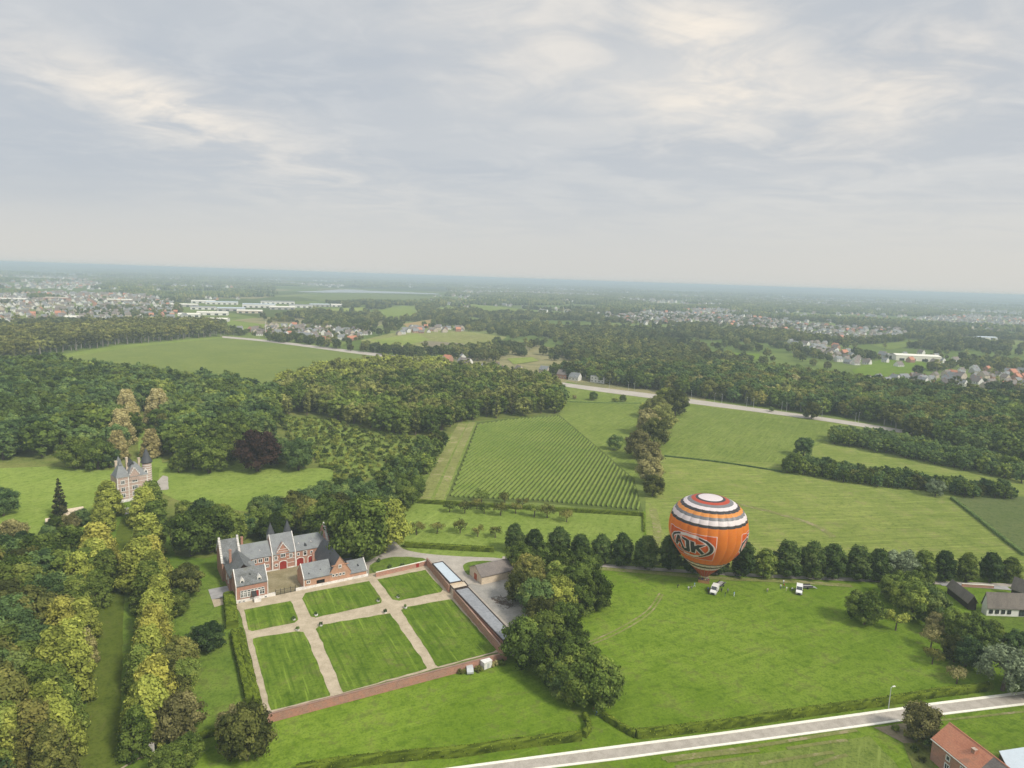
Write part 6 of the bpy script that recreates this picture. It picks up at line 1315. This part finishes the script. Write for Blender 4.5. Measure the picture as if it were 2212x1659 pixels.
HV = [(10, 8, 5, 8.6, 'white', 'slate'), (11, 8, 3.2, 7.4, 'white', 'tile_b'), (10, 8, 4.8, 8.6, 'brick', 'tile_r'), (12, 8, 3.0, 7.0, 'brick', 'tile_b'), (9, 8, 5.2, 8.8, 'beige', 'tile_r'), (14, 9, 3.0, 6.8, 'greyw', 'slate'), (10, 9, 5.0, 9.0, 'beige', 'tile_b'), (12, 9, 3.0, 7.4, 'brick_o', 'slate')]
HM = [house_mesh(*a, i) for i, a in enumerate(HV)]; HDESC = ['white house with grey slate roof', 'low white house with brown roof', 'brick house with red roof', 'low brick house with brown roof', 'beige house with red roof', 'long grey house with slate roof', 'beige house with brown roof', 'orange brick house with slate roof']
HP = []
r_ = random.Random(21)
for tn, P_ in TW.items():
    xs = [p.x for p in P_]; ys = [p.y for p in P_]; sp = 21 if tn in ('village beyond the right wood', 'right village', 'roadside village', 'street village by the highway', 'hamlet in the fields') else 31 if 'right town' in tn or tn == 'left town' else 46
    x = min(xs)
    while x < max(xs):
        y = min(ys)
        while y < max(ys):
            q = Vector((x + r_.uniform(-.35, .35) * sp, y + r_.uniform(-.35, .35) * sp, 0))
            if inpoly(q.x, q.y, P_): HP.append((q.length, q, tn))
            y += sp
        x += sp
HP.sort(key=lambda a: a[0]); hrest = {}
for i, (d, q, tn) in enumerate(HP):
    k_ = r_.choice([0, 0, 0, 0, 1, 1, 1, 1, 2, 3, 3, 5, 5, 6, 6, 7]); rz = .4 + r_.choice([0, 1.57]) + r_.uniform(-.2, .2); s_ = r_.uniform(.75, 1.05) * (1.0 if d < 2500 else 1.25)
    if i < 280: tag(link('house', HM[k_], None, q, rz, s_), '%s in the %s' % (HDESC[k_], tn), 'house', '%ss in the %s' % (HDESC[k_].split(' with')[0], tn))
    else: hrest.setdefault(tn, []).append((q.x, q.y, 0, s_, rz, k_))
for tn, pts in hrest.items(): scatter_object('distant_houses', HM, pts, 'crowded small houses of the ' + tn, 'town')
# halls in the factory quarter and a few singular ones
def hall(x, y, w, d, h, wall, roof, label, rz=.35, group=None, z=0):
    e = empty('factory_hall', G(x, y), rz); tag(e, label, 'factory', group)
    b = MB(); b.box(-w / 2, w / 2, -d / 2, d / 2, -.1, h); b.build('wall', M[wall], e); b = MB(); gable_roof(b, -w / 2, w / 2, -d / 2, d / 2, h, h + 1.6, ov=.3); b.build('roof', M[roof], e)
    k_ = max(2, int(w / 14)); 
    for i in range(k_): b = MB(); x0 = -w / 2 + w * (i + .3) / k_; b.box(x0, x0 + w / k_ * .45, -d / 2 - .06, -d / 2 - .01, .4, min(h - .8, 4)); b.build('loading_door', M['glass'], e)
HL_ = [(410, 684, 60, 40, 8, 'white', 'kerb'), (460, 680, 90, 45, 8, 'white', 'kerb'), (500, 671, 90, 60, 9, 'greyw', 'zinc'), (440, 668, 80, 50, 8, 'white', 'felt'), (560, 664, 120, 60, 12, 'white', 'zinc'), (610, 668, 90, 60, 9, 'greyw', 'kerb'), (540, 676, 80, 40, 8, 'beige', 'kerb'), (650, 664, 90, 50, 9, 'white', 'felt'), (690, 662, 80, 50, 9, 'greyw', 'zinc'), (730, 662, 60, 50, 8, 'white', 'kerb'), (400, 662, 90, 50, 8, 'greyw', 'kerb'), (480, 657, 120, 60, 9, 'white', 'zinc'), (600, 656, 140, 60, 10, 'white', 'slate'), (440, 654, 90, 60, 8, 'white', 'kerb'),
       (125, 648, 80, 50, 9, 'brick', 'beige'), (165, 690, 50, 25, 7, 'white', 'kerb'), (30, 650, 90, 40, 8, 'white', 'kerb'), (260, 652, 90, 50, 9, 'beige', 'kerb')]
for i, (x, y, w, d, h, wa_, ro) in enumerate(HL_):
    hall(x, y, w * .7, d * .8, h * .75, wa_, ro, ('%s walled factory hall with %s roof, ' % ({'white': 'white', 'greyw': 'grey', 'beige': 'beige', 'brick': 'brick'}[wa_], {'kerb': 'cream', 'zinc': 'pale blue', 'felt': 'grey', 'slate': 'slate', 'beige': 'beige'}[ro])) + ('%s in the factory quarter at left' % ordn(i) if i < 14 else ['in the middle of the left town', 'right at the edge of the tall plantation', 'at the left edge of the picture', 'at the right end of the left town'][i - 14]), group='factory halls on the left')
hall(1975, 779, 62, 26, 8, 'kerb', 'kerb', 'long white roofed hall standing alone in the right village', rz=-.12)
hall(2078, 726, 50, 20, 5, 'white', 'kerb', 'small white hall at the far right among trees', rz=-.1); hall(2128, 733, 40, 20, 5, 'white', 'zinc', 'smaller pale hall right of the small white hall', rz=-.1)
hall(470, 695, 40, 25, 6, 'white', 'kerb', 'white hall directly behind the end of the tall plantation', rz=.2)
# singular houses at the highway
def bighouse(x, y, w, d, e_, r_2, wall, roof, label, rz, flat=False):
    e = empty('house', G(x, y), rz); tag(e, label, 'house'); b = MB()
    if flat: b.box(-w / 2, w / 2, 0, d, -.1, e_); b.build('wall', M[wall], e); b = MB(); b.box(-w / 2 - .2, w / 2 + .2, -.2, d + .2, e_, e_ + .3); b.build('roof', M[roof], e)
    else: gable_walls(b, -w / 2, w / 2, 0, d, e_, r_2); b.build('wall', M[wall], e); b = MB(); gable_roof(b, -w / 2, w / 2, 0, d, e_, r_2 + .1, ov=.3); b.build('roof', M[roof], e)
    n = max(2, int(w / 3.2))
    for i in range(n):
        for z in ((1.0, 3.8) if e_ > 4.5 else (1.0,)): window(e, -w / 2 + w * (i + .5) / n, -.02, z, 1.3, 1.3, mull=2, frame='white', border=.1)
RZ = -.55
for a in [(1290, 827, 15, 9, 6.5, 0, 'white', 'felt', 'white flat roofed modern house with dark windows beside the highway', RZ, True), (1238, 822, 11, 9, 3.4, 7.5, 'white', 'slate', 'white house with dark roof left of the modern white house', RZ), (1212, 818, 11, 9, 4.5, 8.5, 'brick', 'tile_b', 'brick house with brown roof, third from the wood by the highway', RZ), (1192, 812, 10, 9, 3.6, 7.5, 'white', 'tile_b', 'white house with brown roof among the roadside houses', RZ), (1172, 808, 10, 9, 4.6, 8.2, 'beige', 'slate', 'beige house with slate roof, leftmost of the roadside houses near the wood', RZ),
          (1000, 790, 14, 10, 4.5, 8.5, 'white', 'tile_b', 'white house with brown hipped roof showing above the dark trees', RZ), (962, 782, 10, 9, 4.2, 8, 'brick', 'tile_r', 'brick house with pinkish red roof left of the white one above the trees', RZ), (870, 762, 7, 7, 4, 8, 'beige', 'beige', 'small beige house with steep pale roof beside the highway', RZ), (893, 764, 9, 7, 5, 0, 'glass', 'dark', 'dark flat roofed house beside the highway next to the steep pale roof', RZ, True), (697, 740, 16, 9, 4, 8.5, 'brick_o', 'tile_r', 'large orange roofed house at the field edge beside the highway', RZ), (652, 728, 40, 8, 4, 7, 'white', 'felt', 'long row of low white roofed shops beside the highway', RZ), (560, 722, 22, 9, 4, 8, 'brick', 'tile_b', 'long brick house with brown roof by the mast', RZ)]: bighouse(*a)
# distant trees: clumps carried by point clouds; open ground left between
def clump_mesh(seed, n, R0, H, mat):
    r_ = random.Random(seed); v = []; f = []; var = []
    for i in range(n):
        a = r_.uniform(0, 6.28); q = R0 * math.sqrt((i + .5) / n); c = Vector((math.cos(a) * q, math.sin(a) * q, 0)); h = H * r_.uniform(.75, 1.2); rr_ = H * r_.uniform(.32, .45); cv = r_.random(); k = len(v)
        for zi, (zf, rf) in enumerate(((.05, .75), (.45, 1.05), (.8, .75))):
            for j in range(7): t_ = j / 7 * 6.283; w = rr_ * rf * r_.uniform(.75, 1.2); v.append((c.x + math.cos(t_) * w, c.y + math.sin(t_) * w, h * zf * r_.uniform(.92, 1.08))); var.append(min(1, cv * .8 + r_.random() * .2))
        v.append((c.x, c.y, h)); var.append(cv * .8 + .1)
        for zi in range(2):
            for j in range(7): j2 = (j + 1) % 7; f.append((k + zi * 7 + j, k + zi * 7 + j2, k + zi * 7 + 7 + j2, k + zi * 7 + 7 + j))
        for j in range(7): f.append((k + 14 + j, k + 14 + (j + 1) % 7, k + 21))
    me = bpy.data.meshes.new('clump'); me.from_pydata(v, [], f); me.materials.append(F[mat]); a = me.attributes.new('var', 'FLOAT', 'POINT'); a.data.foreach_set('value', var); return me
fr = random.Random(77)
def nz(q, s_, o_=0): return mnoise.noise(Vector((q.x * s_, q.y * s_, o_)))
nearP = [mid_tree('broad', 'far', i) for i in range(3)] + [mid_tree('plant', 'pop', 0), mid_tree('broad', 'olive', 1)]
BUSY = [[(-150, 745), (0, 735), (455, 706), (478, 727), (130, 765), (-150, 810)], [(60, 800), (118, 772), (480, 726), (870, 772), (905, 790), (760, 850), (300, 850)]]
def fan(d0, d1, sp):
    d = d0
    while d < d1:
        n = int(d * 1.62 / sp)
        for i in range(n):
            a = -.81 + 1.62 * (i + fr.random()) / n; dd = d + fr.uniform(-.5, .5) * sp; yield Vector((math.sin(a) * dd, math.cos(a) * dd, 0))
        d += sp
pts = []
for q in fan(780, 2300, 10.5):
    x, y = dist_px(q)
    if not (-60 < x < 2270): continue
    yr = y - (565 + .033 * x)
    if any(inpoly(x, y, b_) for b_ in BUSY): continue
    # below the highway line the ground is handled by hand
    yh = 726 + (x - 480) * .135 if x > 480 else 726
    if x < 1160 and y > yh - 2: continue
    if x >= 1160 and y > 800 and x < 1830: continue
    if x >= 1830 and y > 850: continue
    if not free(q): continue
    intown = any(inpoly(q.x, q.y, P_) for P_ in TW.values()); v_ = nz(q, .0042) + .45 * nz(q, .013, 5) + .4 * nz(q, .03, 9)
    right = max(0, min(1, (x - 900) / 500))
    thr = .0 if intown else (.07 - .12 * right)
    if v_ > thr or fr.random() < .035: pts.append((q.x, q.y, 0, fr.uniform(.55, .95) * (.5 if intown else 1), fr.uniform(0, 6.28), fr.choice([0, 1, 2, 0, 1, 2, 3, 4])))
scatter_object('middle_distance_woods', nearP, pts, 'woods and tree lines between the fields and villages in the middle distance', 'wood')
CLM = [clump_mesh(i, 9, 22, 13, 'far') for i in range(3)]
pts = []
for q in fan(2300, 6500, 34):
    if not free(q): continue
    x, y = dist_px(q); intown = any(inpoly(q.x, q.y, P_) for P_ in TW.values()); v_ = nz(q, .0018, 2) + .5 * nz(q, .006, 5); right = max(0, min(1, (x - 900) / 500))
    if v_ > (.30 if intown else .02 - .12 * right): pts.append((q.x, q.y, 0, fr.uniform(.8, 1.15), fr.uniform(0, 6.28), fr.randrange(3)))
scatter_object('far_woods', CLM, pts, 'blue green far woods below the horizon', 'wood')
pts = []
for q in fan(6500, 26000, 115):
    if nz(q, .0007, 2) + .4 * nz(q, .003, 5) > -.06: pts.append((q.x, q.y, 0, fr.uniform(1.3, 2.0) if q.length < 12000 else fr.uniform(2.0, 3.0), fr.uniform(0, 6.28), fr.randrange(3)))
scatter_object('horizon_woods', CLM, pts, 'hazy blue woods along the horizon', 'wood')
# far white specks of houses in the far distance
pts = []
for q in fan(1500, 8000, 62):
    x, y = dist_px(q)
    if x > 1160 and y > 700: continue
    if y > 726: continue
    if nz(q, .0016, 31) + .3 * nz(q, .006, 3) > (.0 if x > 1000 or x < 420 else .2) and fr.random() < .8 and not any(inpoly(q.x, q.y, P_) for P_ in TW.values()) and free(q): pts.append((q.x, q.y, 0, fr.uniform(1.0, 1.3) if q.length < 3500 else fr.uniform(1.2, 1.9), fr.uniform(0, 3), fr.choice([0, 0, 0, 1, 1, 5, 6, 7])))
scatter_object('distant_houses', HM, pts, 'scattered pale houses of the far villages', 'town')
# labels: small groups of look-alikes are told apart by their order in the picture
_bl = {}
for o in list(C.objects):
    if o.parent is None and o.get('category') and o.get('label'): _bl.setdefault(o['label'], []).append(o)
for lb, obs in _bl.items():
    if 2 <= len(obs) <= 14 and len(lb.split()) <= 12:
        obs.sort(key=lambda o: dist_px(o.location)[0])
        for i, o in enumerate(obs): o['label'] = lb + (', leftmost' if i == 0 else ', rightmost' if i == len(obs) - 1 else ', %s from the left' % ordn(i))
# ================================================================== HAZE
hb = MB(); S = 41000; hb.box(-S, S, -S, S, -1.0, 106.0)
hm = bpy.data.materials.new('haze'); hm.use_nodes = True; t = hm.node_tree; t.nodes.clear(); o = N(t, 'ShaderNodeOutputMaterial'); pv = N(t, 'ShaderNodeVolumePrincipled')
pv.inputs['Color'].default_value = (.64, .76, .88, 1); pv.inputs['Density'].default_value = HAZE_D if 'HAZE_D' in globals() else .00022; pv.inputs['Anisotropy'].default_value = 0.0
for s_ in ('Density Attribute', 'Color Attribute', 'Temperature Attribute'): pv.inputs[s_].default_value = ''
L(t, pv.outputs[0], o.inputs['Volume'])
tag(hb.build('haze', hm), kind='stuff')
hm.cycles.homogeneous_volume = True
